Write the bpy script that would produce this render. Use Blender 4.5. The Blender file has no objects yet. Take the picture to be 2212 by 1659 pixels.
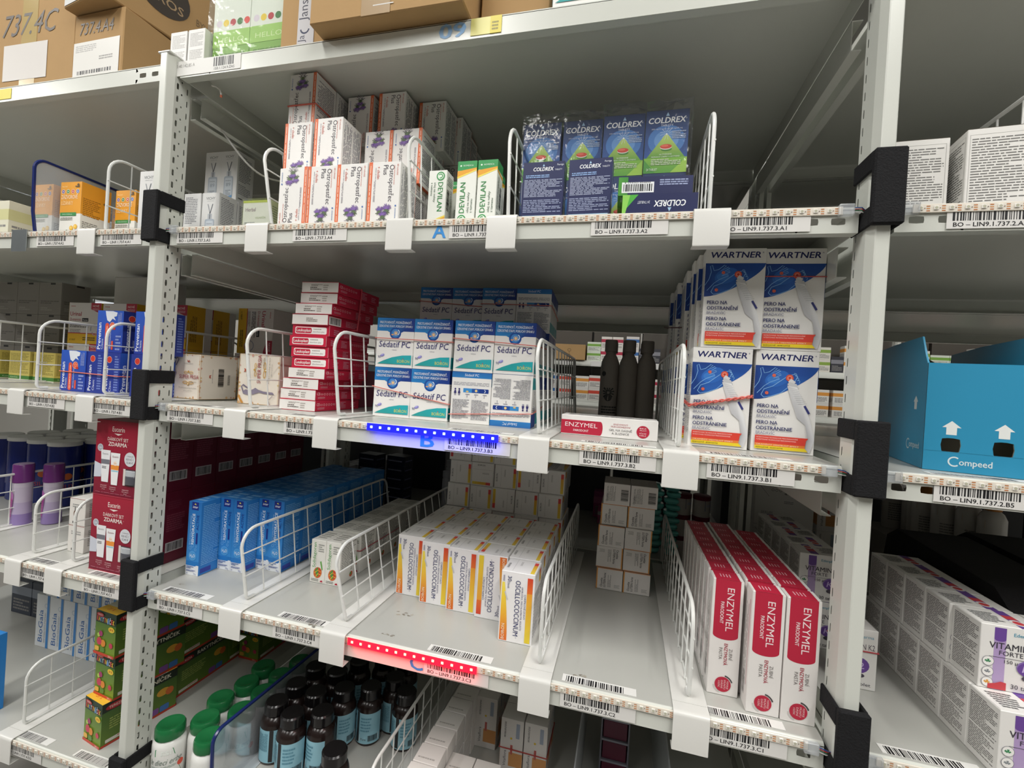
import bpy, bmesh, math, random
from mathutils import Vector, Matrix

# ------------------------------------------------------------------ camera, light, exposure
C = bpy.context.scene.collection
scene = bpy.context.scene
F_PX, YAW, PITCH, ROLL = 972.84, 0.249547, -0.0028766, 0.0633669
ZB = 1.35                                   # height of the middle shelf above the floor
CAM = Vector((0.908935, -0.695117, 0.083840 + ZB))
ZT, ZA, ZC, ZD = ZB + .6811, ZB + .3492, ZB - .3722, ZB - .76
_f = Vector((-math.sin(YAW) * math.cos(PITCH), math.cos(YAW) * math.cos(PITCH), math.sin(PITCH)))
_r0 = Vector((math.cos(YAW), math.sin(YAW), 0)); _u0 = _r0.cross(_f)
_r = _r0 * math.cos(ROLL) + _u0 * math.sin(ROLL)
_u = -_r0 * math.sin(ROLL) + _u0 * math.cos(ROLL)
cd = bpy.data.cameras.new('camera'); cam = bpy.data.objects.new('camera', cd); C.objects.link(cam)
cd.sensor_width = 36; cd.lens = F_PX / 2212 * 36; cd.clip_start = .02; cd.clip_end = 60
m = Matrix((_r, _u, -_f)).transposed().to_4x4(); m.translation = CAM
cam.matrix_world = m
scene.camera = cam
def at(px, py, x=None, y=None, z=None):
    """the point where the view through a pixel of the photograph meets one plane of the room"""
    d = _f + _r * ((px - 1106) / F_PX) - _u * ((py - 829.5) / F_PX)
    if x is not None: t = (x - CAM.x) / d.x
    elif y is not None: t = (y - CAM.y) / d.y
    else: t = (z - CAM.z) / d.z
    return CAM + d * t

world = bpy.data.worlds.new('world'); scene.world = world; world.use_nodes = True
bg = world.node_tree.nodes['Background']; bg.inputs[0].default_value = (.86, .93, 1, 1); bg.inputs[1].default_value = 1.6
vs = scene.view_settings
vs.view_transform = 'Standard'; vs.look = 'None'; vs.gamma = 1; vs.use_curve_mapping = False
vs.exposure = -0.10
def area(name, loc, sx, sy, power, col, rot=(0, 0, 0)):
    l = bpy.data.lights.new(name, 'AREA'); l.shape = 'RECTANGLE'; l.size = sx; l.size_y = sy
    l.energy = power; l.color = col
    o = bpy.data.objects.new(name, l); C.objects.link(o); o.location = loc; o.rotation_euler = rot
    return o
CEIL = 3.8
LIGHTS = [(x, y) for y in (-1.45, -2.7, 1.85) for x in (-4.4, -2.3, -.2, 1.9, 4.0)]
for i, (x, y) in enumerate(LIGHTS):
    area('ceiling_light_glow', (x, y, CEIL - .10), .28, 1.3, {-1.45: 43, -2.7: 26, 1.85: 10}[y], (1, .985, .955))

# ------------------------------------------------------------------ materials
def lin(c):
    if isinstance(c, str): c = tuple(int(c[i:i+2], 16) for i in (0, 2, 4))
    return tuple(((v / 255 / 12.92) if v / 255 <= .04045 else ((v / 255 + .055) / 1.055) ** 2.4) for v in c)
def mat(name, rough=.5, spec=.5, metal=0, noise=0, nscale=40, bump=0, bscale=200, alpha=None, col=None, coat=0, stretch=(1, 1, 1)):
    """procedural surface; its ink or paint colour is the mesh's own 'Col' attribute unless col is given"""
    mt = bpy.data.materials.new(name); mt.use_nodes = True; nt = mt.node_tree; b = nt.nodes['Principled BSDF']
    b.inputs['Roughness'].default_value = rough; b.inputs['Specular IOR Level'].default_value = spec
    b.inputs['Metallic'].default_value = metal; b.inputs['Coat Weight'].default_value = coat
    if col is None:
        a = nt.nodes.new('ShaderNodeAttribute'); a.attribute_name = 'Col'; src = a.outputs['Color']
    else:
        a = nt.nodes.new('ShaderNodeRGB'); a.outputs[0].default_value = (*lin(col), 1); src = a.outputs[0]
    tc = nt.nodes.new('ShaderNodeTexCoord')
    mp = nt.nodes.new('ShaderNodeMapping'); mp.inputs['Scale'].default_value = stretch
    nt.links.new(tc.outputs['Object'], mp.inputs['Vector'])
    if noise:
        n = nt.nodes.new('ShaderNodeTexNoise'); n.inputs['Scale'].default_value = nscale; n.inputs['Detail'].default_value = 4
        nt.links.new(mp.outputs[0], n.inputs['Vector'])
        r = nt.nodes.new('ShaderNodeMapRange'); r.inputs['To Min'].default_value = 1 - noise; r.inputs['To Max'].default_value = 1 + noise
        nt.links.new(n.outputs[0], r.inputs['Value'])
        mx = nt.nodes.new('ShaderNodeVectorMath'); mx.operation = 'SCALE'
        nt.links.new(src, mx.inputs[0]); nt.links.new(r.outputs[0], mx.inputs['Scale']); src = mx.outputs[0]
    nt.links.new(src, b.inputs['Base Color'])
    if bump:
        n = nt.nodes.new('ShaderNodeTexNoise'); n.inputs['Scale'].default_value = bscale; n.inputs['Detail'].default_value = 3
        nt.links.new(mp.outputs[0], n.inputs['Vector'])
        bp = nt.nodes.new('ShaderNodeBump'); bp.inputs['Strength'].default_value = bump; bp.inputs['Distance'].default_value = .001
        nt.links.new(n.outputs[0], bp.inputs['Height']); nt.links.new(bp.outputs[0], b.inputs['Normal'])
    return mt
def clear(name, tint=(1, 1, 1), gloss=.12, rough=.08, haze=0, bump=0, bscale=30, hazecol=(.8, .85, .9)):
    """thin see-through plastic: mostly transparent, a fresnel gloss and a little haze"""
    mt = bpy.data.materials.new(name); mt.use_nodes = True; nt = mt.node_tree; nt.nodes.clear()
    out = nt.nodes.new('ShaderNodeOutputMaterial'); tr = nt.nodes.new('ShaderNodeBsdfTransparent'); tr.inputs[0].default_value = (*tint, 1)
    gl = nt.nodes.new('ShaderNodeBsdfGlossy'); gl.inputs['Roughness'].default_value = rough
    df = nt.nodes.new('ShaderNodeBsdfDiffuse'); df.inputs[0].default_value = (*hazecol, 1)
    lw = nt.nodes.new('ShaderNodeLayerWeight'); lw.inputs['Blend'].default_value = .3
    r = nt.nodes.new('ShaderNodeMapRange'); r.inputs['To Min'].default_value = gloss * .4; r.inputs['To Max'].default_value = min(1, gloss * 5)
    nt.links.new(lw.outputs['Fresnel'], r.inputs['Value'])
    m1 = nt.nodes.new('ShaderNodeMixShader'); m1.inputs[0].default_value = haze
    nt.links.new(tr.outputs[0], m1.inputs[1]); nt.links.new(df.outputs[0], m1.inputs[2])
    m2 = nt.nodes.new('ShaderNodeMixShader'); nt.links.new(r.outputs[0], m2.inputs[0])
    nt.links.new(m1.outputs[0], m2.inputs[1]); nt.links.new(gl.outputs[0], m2.inputs[2]); nt.links.new(m2.outputs[0], out.inputs[0])
    if bump:
        tc = nt.nodes.new('ShaderNodeTexCoord'); n = nt.nodes.new('ShaderNodeTexNoise'); n.inputs['Scale'].default_value = bscale
        nt.links.new(tc.outputs['Object'], n.inputs['Vector'])
        bp = nt.nodes.new('ShaderNodeBump'); bp.inputs['Strength'].default_value = bump; bp.inputs['Distance'].default_value = .004
        nt.links.new(n.outputs[0], bp.inputs['Height']); nt.links.new(bp.outputs[0], gl.inputs['Normal']); nt.links.new(bp.outputs[0], lw.inputs['Normal'])
    return mt
def emit(name, col, s):
    mt = bpy.data.materials.new(name); mt.use_nodes = True; b = mt.node_tree.nodes['Principled BSDF']
    b.inputs['Base Color'].default_value = (*col, 1); b.inputs['Emission Color'].default_value = (*col, 1); b.inputs['Emission Strength'].default_value = s
    return mt
M_PRINT = mat('printed_card', .42, .45, bump=.05, bscale=300)
M_GLOSS = mat('glossy_plastic', .22, .5)
M_STEEL = mat('painted_steel', .27, .5, noise=.03, nscale=6, bump=.04, bscale=400)
M_WIRE = mat('white_coated_wire', .3, .5)
M_FOAM = mat('black_foam', .85, .25, noise=.25, nscale=300, bump=1, bscale=500)
M_CARD = mat('brown_corrugated_card', .75, .2, noise=.06, nscale=14, bump=.15, bscale=120)
M_MATTE = mat('matt_plastic', .6, .3)
M_GALV = mat('galvanised_steel', .28, .5, metal=.85, noise=.12, nscale=30)
M_WRAP = clear('clear_shrink_wrap', gloss=.05, rough=.12, haze=.03, bump=.6, bscale=45)
M_ACRYL = clear('clear_acrylic', gloss=.1, rough=.15, haze=.3, hazecol=(.72, .76, .8))
M_SLEEVE = clear('clear_strip_sleeve', gloss=.02, rough=.2, haze=.0)
M_CONN = clear('clear_connector', gloss=.1, rough=.2, haze=.25)
M_BLUE = emit('blue_sleeve_emission', (.006, .008, 1), 1.6)  # sleeve made emissive, standing in for scattered blue diode light
M_BLUEC = emit('blue_diode_core', (.42, .75, 1), 4)
M_RED = emit('red_sleeve_emission', (1, .006, .03), 1.5)  # same for red: diode scatter put in as emission
M_REDC = emit('red_diode_core', (1, .50, .22), 4)
M_TUBE = emit('luminous_diffuser', (1, .98, .94), 3)
MATS = [M_PRINT]

# ------------------------------------------------------------------ mesh helpers
class MB:
    def __init__(s): s.v = []; s.f = []; s.c = []; s.m = []; s.s = []
    def poly(s, pts, col, mi=0, smooth=False, cols=None):
        i = len(s.v); s.v += [tuple(p) for p in pts]; n = len(pts)
        s.f.append(tuple(range(i, i + n))); s.c.append(cols or [lin(col)] * n); s.m.append(mi); s.s.append(smooth)
    def mesh(s, vs, fs, col, mi=0, smooth=False, cf=None):
        i = len(s.v); s.v += [tuple(p) for p in vs]; lc = lin(col) if col is not None else None
        for k, f in enumerate(fs):
            s.f.append(tuple(i + j for j in f)); cc = lin(cf[k]) if cf else lc
            s.c.append([cc] * len(f)); s.m.append(mi); s.s.append(smooth)
    def box(s, x0, y0, z0, x1, y1, z1, col, mi=0, b=0, faces=None):
        """faces: colours for -y, +y, -x, +x, +z, -z"""
        dx, dy, dz = (x1 - x0), (y1 - y0), (z1 - z0)
        b = min(b, .45 * min(dx, dy, dz))
        if b <= 0:
            P = [(x0,y0,z0),(x1,y0,z0),(x1,y1,z0),(x0,y1,z0),(x0,y0,z1),(x1,y0,z1),(x1,y1,z1),(x0,y1,z1)]
            F = [(0,1,5,4),(2,3,7,6),(3,0,4,7),(1,2,6,5),(4,5,6,7),(3,2,1,0)]
            s.mesh(P, F, col, mi, cf=faces); return
        bm = bmesh.new(); bmesh.ops.create_cube(bm, size=1)
        for v in bm.verts:
            v.co = Vector(((x0 + x1) / 2 + v.co.x * dx, (y0 + y1) / 2 + v.co.y * dy, (z0 + z1) / 2 + v.co.z * dz))
        bmesh.ops.bevel(bm, geom=list(bm.edges), offset=b, segments=1, affect='EDGES')
        bm.normal_update(); bm.verts.index_update()
        V = [tuple(v.co) for v in bm.verts]; F = []; CF = []
        for f in bm.faces:
            F.append([v.index for v in f.verts]); n = f.normal
            k = max(range(3), key=lambda q: abs(n[q]) + (.001 if q == 1 else 0))
            if faces:
                CF.append(faces[{0: (2 if n.x < 0 else 3), 1: (0 if n.y < 0 else 1), 2: (5 if n.z < 0 else 4)}[k]])
        s.mesh(V, F, col, mi, cf=CF or None); bm.free()
    def tube(s, path, r, col, n=8, mi=0, closed=False):
        P = [Vector(p) for p in path]; N = len(P); rings = []
        t = (P[1] - P[0]).normalized(); a = Vector((0, 0, 1)) if abs(t.z) < .9 else Vector((1, 0, 0))
        nn = t.cross(a).normalized()
        for i, p in enumerate(P):
            if closed: t2 = (P[(i + 1) % N] - P[i - 1]).normalized()
            else: t2 = (P[min(i + 1, N - 1)] - P[max(i - 1, 0)]).normalized()
            nn = (nn - t2 * nn.dot(t2)).normalized(); bb = t2.cross(nn)
            rr = r[i] if isinstance(r, (list, tuple)) else r
            rings.append([p + (nn * math.cos(2 * math.pi * k / n) + bb * math.sin(2 * math.pi * k / n)) * rr for k in range(n)])
        V = [q for R in rings for q in R]; F = []
        for i in range(N if closed else N - 1):
            j = (i + 1) % N
            for k in range(n): F.append((i * n + k, i * n + (k + 1) % n, j * n + (k + 1) % n, j * n + k))
        s.mesh(V, F, col, mi, smooth=True)
        if not closed: s.poly(list(reversed(rings[0])), col, mi); s.poly(rings[-1], col, mi)
    def lathe(s, prof, cols, c=(0, 0, 0), n=24, mi=0, cap=True, a0=0, a1=2 * math.pi):
        """prof: (radius, height) list; cols: one colour or one per segment"""
        full = abs(a1 - a0 - 2 * math.pi) < 1e-6; K = n if full else n + 1
        V = [(c[0] + r * math.cos(a0 + (a1 - a0) * k / n), c[1] + r * math.sin(a0 + (a1 - a0) * k / n), c[2] + z) for r, z in prof for k in range(K)]
        for i in range(len(prof) - 1):
            F = [(i * K + k, i * K + (k + 1) % K, (i + 1) * K + (k + 1) % K, (i + 1) * K + k) for k in range(n)]
            s.mesh_idx(V, F, cols[i] if isinstance(cols, list) else cols, mi)
        if cap and full:
            for i, rev in ((0, True), (len(prof) - 1, False)):
                if prof[i][0] > 1e-5:
                    R = V[i * K:(i + 1) * K]; s.poly(list(reversed(R)) if rev else R, (cols[0] if rev else cols[-1]) if isinstance(cols, list) else cols, mi)
    def mesh_idx(s, V, F, col, mi):
        used = sorted({i for f in F for i in f}); mp = {u: k for k, u in enumerate(used)}
        s.mesh([V[u] for u in used], [tuple(mp[i] for i in f) for f in F], col, mi, smooth=True)
    def data(s, name, mats):
        me = bpy.data.meshes.new(name); me.from_pydata(s.v, [], s.f)
        ca = me.color_attributes.new('Col', 'FLOAT_COLOR', 'CORNER')
        flat = []
        for cc in s.c:
            for c in cc: flat += [c[0], c[1], c[2], 1]
        ca.data.foreach_set('color', flat)
        for mt in mats: me.materials.append(mt)
        me.polygons.foreach_set('material_index', s.m)
        me.polygons.foreach_set('use_smooth', s.s)
        if any(s.s):
            bm = bmesh.new(); bm.from_mesh(me); bmesh.ops.remove_doubles(bm, verts=bm.verts, dist=2e-6); bm.to_mesh(me); bm.free()
            me.set_sharp_from_angle(angle=math.radians(38))
        me.update(); return me
    def build(s, name, mats, parent=None, M=None):
        o = bpy.data.objects.new(name, s.data(name, mats)); C.objects.link(o)
        if parent: o.parent = parent
        if M is not None: o.matrix_local = M
        return o

LABELS = {}
def tag(o, label, cat, group=None, kind=None):
    o['label'] = label; o['category'] = cat
    if group: o['group'] = group
    if kind: o['kind'] = kind
    n = len(label.replace(',', ' ').split())
    if n > 16 or n < 4: print('LABEL LENGTH', n, label)
    if label in LABELS: print('LABEL TWICE', label)
    LABELS[label] = o; return o
def struct(o): o['kind'] = 'structure'; return o
def empty(name, loc=(0, 0, 0)):
    o = bpy.data.objects.new(name, None); C.objects.link(o); o.location = loc; o.empty_display_size = .05; return o

# ------------------------------------------------------------------ lettering
_tc = {}
def glyphs(s, bold=0, res=2):
    k = (s, bold, res)
    if k not in _tc:
        cu = bpy.data.curves.new('lettering', 'FONT'); cu.body = s; cu.size = 1; cu.resolution_u = res; cu.offset = bold; cu.fill_mode = 'FRONT'
        o = bpy.data.objects.new('lettering', cu); C.objects.link(o)
        dg = bpy.context.evaluated_depsgraph_get(); dg.update()
        me = bpy.data.meshes.new_from_object(o.evaluated_get(dg))
        V = [(v.co.x, v.co.y) for v in me.vertices]; F = [tuple(p.vertices) for p in me.polygons]
        bpy.data.objects.remove(o); bpy.data.curves.remove(cu); bpy.data.meshes.remove(me)
        if not V: V = [(0, 0), (.01, 0), (0, .01)]; F = [(0, 1, 2)]
        _tc[k] = (V, F, min(v[0] for v in V), max(v[0] for v in V))
    return _tc[k]

class Face:
    """printing on one flat panel; u right, v up, millimetres"""
    STEP = .00004
    def __init__(s, mb, O, U, V, w, h, mi=0, lift=.00008):
        s.mb = mb; s.O = Vector(O); s.U = Vector(U); s.V = Vector(V); s.N = s.U.cross(s.V); s.w = w; s.h = h; s.l = lift; s.mi = mi
    def P(s, u, v): return s.O + s.U * (u * .001) + s.V * (v * .001) + s.N * s.l
    def up(s): s.l += s.STEP
    def poly(s, pts, col, cols=None):
        s.up(); s.mb.poly([s.P(*p) for p in pts], col, s.mi, cols=[lin(c) for c in cols] if cols else None); return s
    def rect(s, x0, y0, x1, y1, col, col2=None, vert=True):
        """col2: printed gradient, col at the bottom (or left) to col2"""
        cols = None
        if col2: cols = [col, col, col2, col2] if vert else [col, col2, col2, col]
        return s.poly([(x0, y0), (x1, y0), (x1, y1), (x0, y1)], col, cols)
    def disc(s, cx, cy, rx, col, ry=None, n=18, rot=0):
        ry = ry or rx; c, q = math.cos(rot), math.sin(rot)
        return s.poly([(cx + rx * math.cos(a) * c - ry * math.sin(a) * q, cy + rx * math.cos(a) * q + ry * math.sin(a) * c) for a in [2 * math.pi * k / n for k in range(n)]], col)
    def rr(s, x0, y0, x1, y1, r, col, n=3):
        pts = []
        for cx, cy, a in ((x1 - r, y0 + r, -90), (x1 - r, y1 - r, 0), (x0 + r, y1 - r, 90), (x0 + r, y0 + r, 180)):
            pts += [(cx + r * math.cos(math.radians(a + 90 * k / n)), cy + r * math.sin(math.radians(a + 90 * k / n))) for k in range(n + 1)]
        return s.poly(pts, col)
    def stroke(s, pts, w, col, closed=False):
        s.up(); n = len(pts); L = []; R = []
        for i in range(n):
            a = Vector(pts[(i - 1) % n] if closed else pts[max(i - 1, 0)]); b = Vector(pts[(i + 1) % n] if closed else pts[min(i + 1, n - 1)])
            t = (b - a); t = t.normalized() if t.length > 1e-6 else Vector((1, 0)); q = Vector((-t.y, t.x)) * w / 2; p = Vector(pts[i])
            L.append(p + q); R.append(p - q)
        V = [s.P(*p) for p in L] + [s.P(*p) for p in R]
        F = [(n + i, n + (i + 1) % n, (i + 1) % n, i) for i in range(n if closed else n - 1)]
        s.mb.mesh(V, F, col, s.mi); return s
    def arc(s, cx, cy, r, a0, a1, w, col, n=14, ry=None):
        ry = ry or r
        return s.stroke([(cx + r * math.cos(math.radians(a0 + (a1 - a0) * k / n)), cy + ry * math.sin(math.radians(a0 + (a1 - a0) * k / n))) for k in range(n + 1)], w, col)
    def text(s, t, x, y, h, col, w=None, rot=0, bold=0, shear=0, anchor='c', res=2):
        """x, y: anchor on the baseline; h: capital height; w: total width; rot: degrees; bold: overprinted stroke growth"""
        V, F, a, b = glyphs(t, 0, res)
        sy = h / .70; sx = (w / (b - a)) if w else sy * .92
        ox = {'c': (a + b) / 2, 'l': a, 'r': b}[anchor]; c, q = math.cos(math.radians(rot)), math.sin(math.radians(rot))
        for k, (dx, dy) in enumerate(((0, 0),) if not bold else ((-bold, 0), (bold, 0)) if h < 3.5 else ((-bold, -bold * .5), (bold, -bold * .5), (0, bold * .6))):
            s.up(); out = []
            for (vx, vy) in V:
                X = (vx - ox + dx * .6) * sx + shear * vy * sy; Y = (vy + dy * .6) * sy; out.append(s.P(x + X * c - Y * q, y + X * q + Y * c))
            s.mb.mesh(out, F, col, s.mi)
        return s
    def lines(s, x0, y0, x1, y1, n, col, fill=.55, seed=1, rot=False, solid=False):
        """n rows of small print shown as broken dashes; rot runs them up the panel"""
        s.up(); rnd = random.Random(seed); a0, a1, b0, b1 = (x0, x1, y0, y1) if not rot else (y0, y1, x0, x1)
        st = (b1 - b0) / n; V = []; F = []
        for i in range(n):
            yb = b1 - (i + 1) * st + st * (1 - fill) / 2; yt = yb + st * fill; end = a0 + (a1 - a0) * rnd.choice((1, 1, 1, .95, .6, .85)); p = a0
            while p < end - .3:
                l = (end - p) if solid else min(end - p, rnd.uniform(.05, .2) * (a1 - a0)); k = len(V)
                q = [(p, yb), (p + l, yb), (p + l, yt), (p, yt)]
                if rot: q = [(b, a) for a, b in q][::-1]
                V += [s.P(*z) for z in q]; F.append((k, k + 1, k + 2, k + 3)); p += l + rnd.uniform(.012, .03) * (a1 - a0)
        s.mb.mesh(V, F, col, s.mi); return s
    def barcode(s, x0, y0, x1, y1, col='1c1c1e', seed=3, rot=False, n=None):
        s.up(); rnd = random.Random(seed); V = []; F = []; a, b = (x0, x1) if not rot else (y0, y1)
        u = (b - a) / (n or 62); p = a
        while p < b - u:
            w = u * rnd.choice((1, 1, 1, 2, 2, 3)); w = min(w, b - p); k = len(V)
            q = [(p, y0), (p + w, y0), (p + w, y1), (p, y1)] if not rot else [(x0, p), (x1, p), (x1, p + w), (x0, p + w)]
            V += [s.P(*z) for z in q]; F.append((k, k + 1, k + 2, k + 3)); p += w + u * rnd.choice((1, 1, 2, 2))
        s.mb.mesh(V, F, col, s.mi); return s
    def burst(s, cx, cy, r, n, col, r0=.35, rot=0, spread=360, seed=1, thin=.5):
        s.up(); rnd = random.Random(seed); V = []; F = []
        for k in range(n):
            a = math.radians(rot - spread / 2 + spread * (k + .5) / n); rr = r * rnd.uniform(.75, 1.08); d = math.radians(spread / n * thin)
            q = [(cx + rr * .25 * math.cos(a - d), cy + rr * .25 * math.sin(a - d)), (cx + rr * math.cos(a - d * .35), cy + rr * math.sin(a - d * .35)),
                 (cx + rr * math.cos(a + d * .35), cy + rr * math.sin(a + d * .35)), (cx + rr * .25 * math.cos(a + d), cy + rr * .25 * math.sin(a + d))]
            i = len(V); V += [s.P(*z) for z in q]; F.append((i, i + 1, i + 2, i + 3))
        s.mb.mesh(V, F, col, s.mi); return s

class Carton:
    """folding box: corner (left, front, bottom) at the origin; prints on its panels"""
    def __init__(s, w, d, h, col='e9e7e4', faces=None, mats=None, b=.0007, name='carton', flap=True):
        s.w, s.d, s.h = w, d, h; s.name = name; s.mats = mats or [M_PRINT]; s.mb = MB(); s._d = None
        s.mb.box(0, 0, 0, w, d, h, col, 0, b, faces)
        X, Y, Z = Vector((1, 0, 0)), Vector((0, 1, 0)), Vector((0, 0, 1)); W, D, H = w * 1e3, d * 1e3, h * 1e3
        s.F = Face(s.mb, (0, 0, 0), X, Z, W, H); s.B = Face(s.mb, (w, d, 0), -X, Z, W, H)
        s.L = Face(s.mb, (0, d, 0), -Y, Z, D, H); s.R = Face(s.mb, (w, 0, 0), Y, Z, D, H)
        s.T = Face(s.mb, (0, 0, h), X, Y, W, D); s.U = Face(s.mb, (0, d, 0), X, -Y, W, D)
        if flap:
            for f in (s.T, s.U): f.rect(1.2, f.h - 1.5, f.w - 1.2, f.h - 1.1, '6f6c68'); f.rect(.9, 2, 1.2, f.h - 2, 'a9a6a2'); f.rect(f.w - 1.2, 2, f.w - .9, f.h - 2, 'a9a6a2')
    def data(s):
        if not s._d: s._d = s.mb.data(s.name, s.mats)
        return s._d
R90 = math.pi / 2
ORI = {'': Matrix(), 'ud': Matrix.Rotation(math.pi, 4, 'Y'), 'back': Matrix.Rotation(math.pi, 4, 'Z'),
       'backud': Matrix.Rotation(math.pi, 4, 'X'),
       'right': Matrix.Rotation(-R90, 4, 'Z'), 'left': Matrix.Rotation(R90, 4, 'Z'),      # which panel looks at the aisle
       'top': Matrix.Rotation(R90, 4, 'X'), 'bottom': Matrix.Rotation(-R90, 4, 'X'),
       'lay': Matrix.Rotation(R90, 4, 'Y'), 'layl': Matrix.Rotation(-R90, 4, 'Y')}
ORI['topud'] = Matrix.Rotation(math.pi, 4, 'Y') @ ORI['top']; ORI['toplay'] = Matrix.Rotation(R90, 4, 'Y') @ ORI['top']
ORI['toplayl'] = Matrix.Rotation(-R90, 4, 'Y') @ ORI['top']
ORI['rightlay'] = Matrix.Rotation(R90, 4, 'Y') @ ORI['right']; ORI['rightlayl'] = Matrix.Rotation(-R90, 4, 'Y') @ ORI['right']
ORI['leftlay'] = Matrix.Rotation(R90, 4, 'Y') @ ORI['left']; ORI['backlay'] = Matrix.Rotation(R90, 4, 'Y') @ ORI['back']
def dims(c, o=''):
    v = ORI[o].to_3x3() @ Vector((c.w, c.d, c.h)); return abs(v.x), abs(v.y), abs(v.z)
def put(c, loc, label, cat='box', group=None, o='', rz=0, name=None, tilt=None):
    """one carton standing at loc = its left front bottom corner as it faces the aisle"""
    Mo = ORI[o]; ps = [Mo @ Vector((x, y, z)) for x in (0, c.w) for y in (0, c.d) for z in (0, c.h)]
    mn = Vector((min(p.x for p in ps), min(p.y for p in ps), min(p.z for p in ps)))
    ob = bpy.data.objects.new(name or c.name, c.data()); C.objects.link(ob)
    ob.matrix_world = Matrix.Translation(loc) @ Matrix.Rotation(math.radians(rz), 4, 'Z') @ (tilt or Matrix()) @ Matrix.Translation(-mn) @ Mo
    return tag(ob, label, cat, group)
ORD = ['first', 'second', 'third', 'fourth', 'fifth', 'sixth', 'seventh', 'eighth', 'ninth', 'tenth', 'eleventh', 'twelfth', 'thirteenth']
def cname(i, n): return 'leftmost' if i == 0 else 'rightmost' if i == n - 1 else ORD[i] + ' from left'
def rname(j): return 'front row' if j == 0 else ORD[j] + ' row'
def tname(k, n): return 'bottom tier' if k == 0 else 'top tier' if k == n - 1 else ORD[k] + ' tier'
def lattice(c, desc, group, P0, nx, ny, nz, gap=(.0008, .001, 0), rz=0, o='', jit=.0015, keep=None, ori=None, off=None, cat='box', seed=1, name=None, rzj=.8):
    rnd = random.Random(seed); w, d, h = dims(c, o if ori is None else ori(0, 0, 0)); Rz = Matrix.Rotation(math.radians(rz), 3, 'Z')
    for j in range(ny):
        for i in range(nx):
            for k in range(nz):
                jx, jy, jr = rnd.uniform(0, jit) * .4, rnd.uniform(-jit, jit), rnd.uniform(-rzj, rzj)
                if keep and not keep(i, j, k): continue
                ox, oy = off(i, j, k) if off else (0, 0)
                p = Rz @ Vector((i * (w + gap[0]) + jx + ox, j * (d + gap[1]) + jy + oy, 0)) + Vector(P0) + Vector((0, 0, k * (h + gap[2]) + .0002))
                lab = desc + ((', ' + rname(j)) if ny > 1 else '') + ((', ' + cname(i, nx)) if nx > 1 else '') + ((', ' + tname(k, nz)) if nz > 1 else '')
                put(c, p, lab, cat, group, o if ori is None else ori(i, j, k), rz + (jr if rzj else 0), name)
def band(pts, label, col='cf6a5c', w=.0014, group='rubber bands around stacks'):
    mb = MB(); mb.tube(pts, w, col, 6, closed=True); return tag(mb.build('rubber_band', [M_MATTE]), label, 'rubber band', group)
def hoop(x0, y0, x1, y1, z, rz=0, P=None, dz=(0, 0, 0, 0), n=6):
    """closed path hugging a stack, optionally slanting"""
    c = [(x0, y0), (x1, y0), (x1, y1), (x0, y1)]; out = []
    for i in range(4):
        a, b = c[i], c[(i + 1) % 4]; za, zb = z + dz[i], z + dz[(i + 1) % 4]
        for k in range(n): t = k / n; out.append(Vector((a[0] + (b[0] - a[0]) * t, a[1] + (b[1] - a[1]) * t, za + (zb - za) * t)))
    if P is not None:
        Rz = Matrix.Rotation(math.radians(rz), 3, 'Z'); out = [Rz @ (p - Vector((0, 0, 0))) + Vector(P) for p in out]
    return out

# ------------------------------------------------------------------ printed cartons
WH = 'eceae6'; INK = '4a4a50'; NAVY = '232a63'
def thistle(f, cx, cy, s):
    for dx, dy, k in ((-.55, .35, .8), (.5, .5, 1), (0, -.35, .9)):
        x, y = cx + dx * s, cy + dy * s
        f.burst(x, y - s * .42 * k, s * .62 * k, 9, '4c5f3e', spread=300, rot=90, seed=3)
        f.disc(x, y - s * .25 * k, s * .3 * k, '5d7150', n=10)
        f.burst(x, y - s * .15 * k, s * .85 * k, 17, '6c4a94', spread=150, rot=90, thin=.8, seed=5)
        f.burst(x, y - s * .1 * k, s * .6 * k, 11, '9273bd', spread=120, rot=90, thin=.6, seed=8)
    f.burst(cx, cy - s * .9, s * .8, 7, '5c4a66', spread=200, rot=-90, thin=.25, seed=2)

# --- milk thistle capsules
c = OSTRO = Carton(.0615, .062, .108, WH, name='capsule_carton')
def ostro_face(f, th=True):
    w, h = f.w, f.h
    f.rect(0, 0, 7, h, 'e0673a'); f.rect(.9, h * .02, 5.5, h * .98, 'e67a4c')
    f.lines(2.4, 6, 4.4, h - 6, 1, 'f6d8c8', fill=.6, rot=True, seed=4)
    f.text('Ostropestřec', w - 21, h - 6, 9.2, '3b3440', w=h * .60, rot=-90, anchor='l')
    f.text('Plus', w - 33, h - 6, 9.2, '3b3440', rot=-90, anchor='l', w=17)
    f.text('+ cholin', w - 45, h - 8, 5.5, 'd0614f', rot=-90, anchor='l', w=22)
    f.lines(w - 50.5, h * .35, w - 47, h - 10, 2, '9a949c', rot=True, seed=7)
    f.lines(w - 12.5, h * .62, w - 10.5, h - 5, 1, 'd59a90', rot=True, seed=9)
    f.text('60 tobolek', w - 7, h - 5, 3.4, 'cf7f72', rot=-90, anchor='l', w=20)
    f.disc(w - 6, 30, 1.6, '3f6fb8', n=8); f.lines(w - 7, 8, w - 5, 26, 1, '6f89b8', rot=True)
    if th: thistle(f, w - 30, 18, 13)
ostro_face(c.F); ostro_face(c.B)
c.L.lines(6, 10, 56, 100, 26, '84828a', seed=11); c.R.lines(5, 6, 30, 102, 9, '7b7a82', rot=True, seed=12); c.R.lines(34, 6, 58, 102, 8, '8f8e95', rot=True, seed=13)
c.T.rect(0, 0, 7, 62, 'e0673a'); c.U.rect(0, 0, 7, 62, 'e0673a'); c.T.text('Ostropestřec Plus', 34, 28, 5, '4a444e', w=44)
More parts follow.
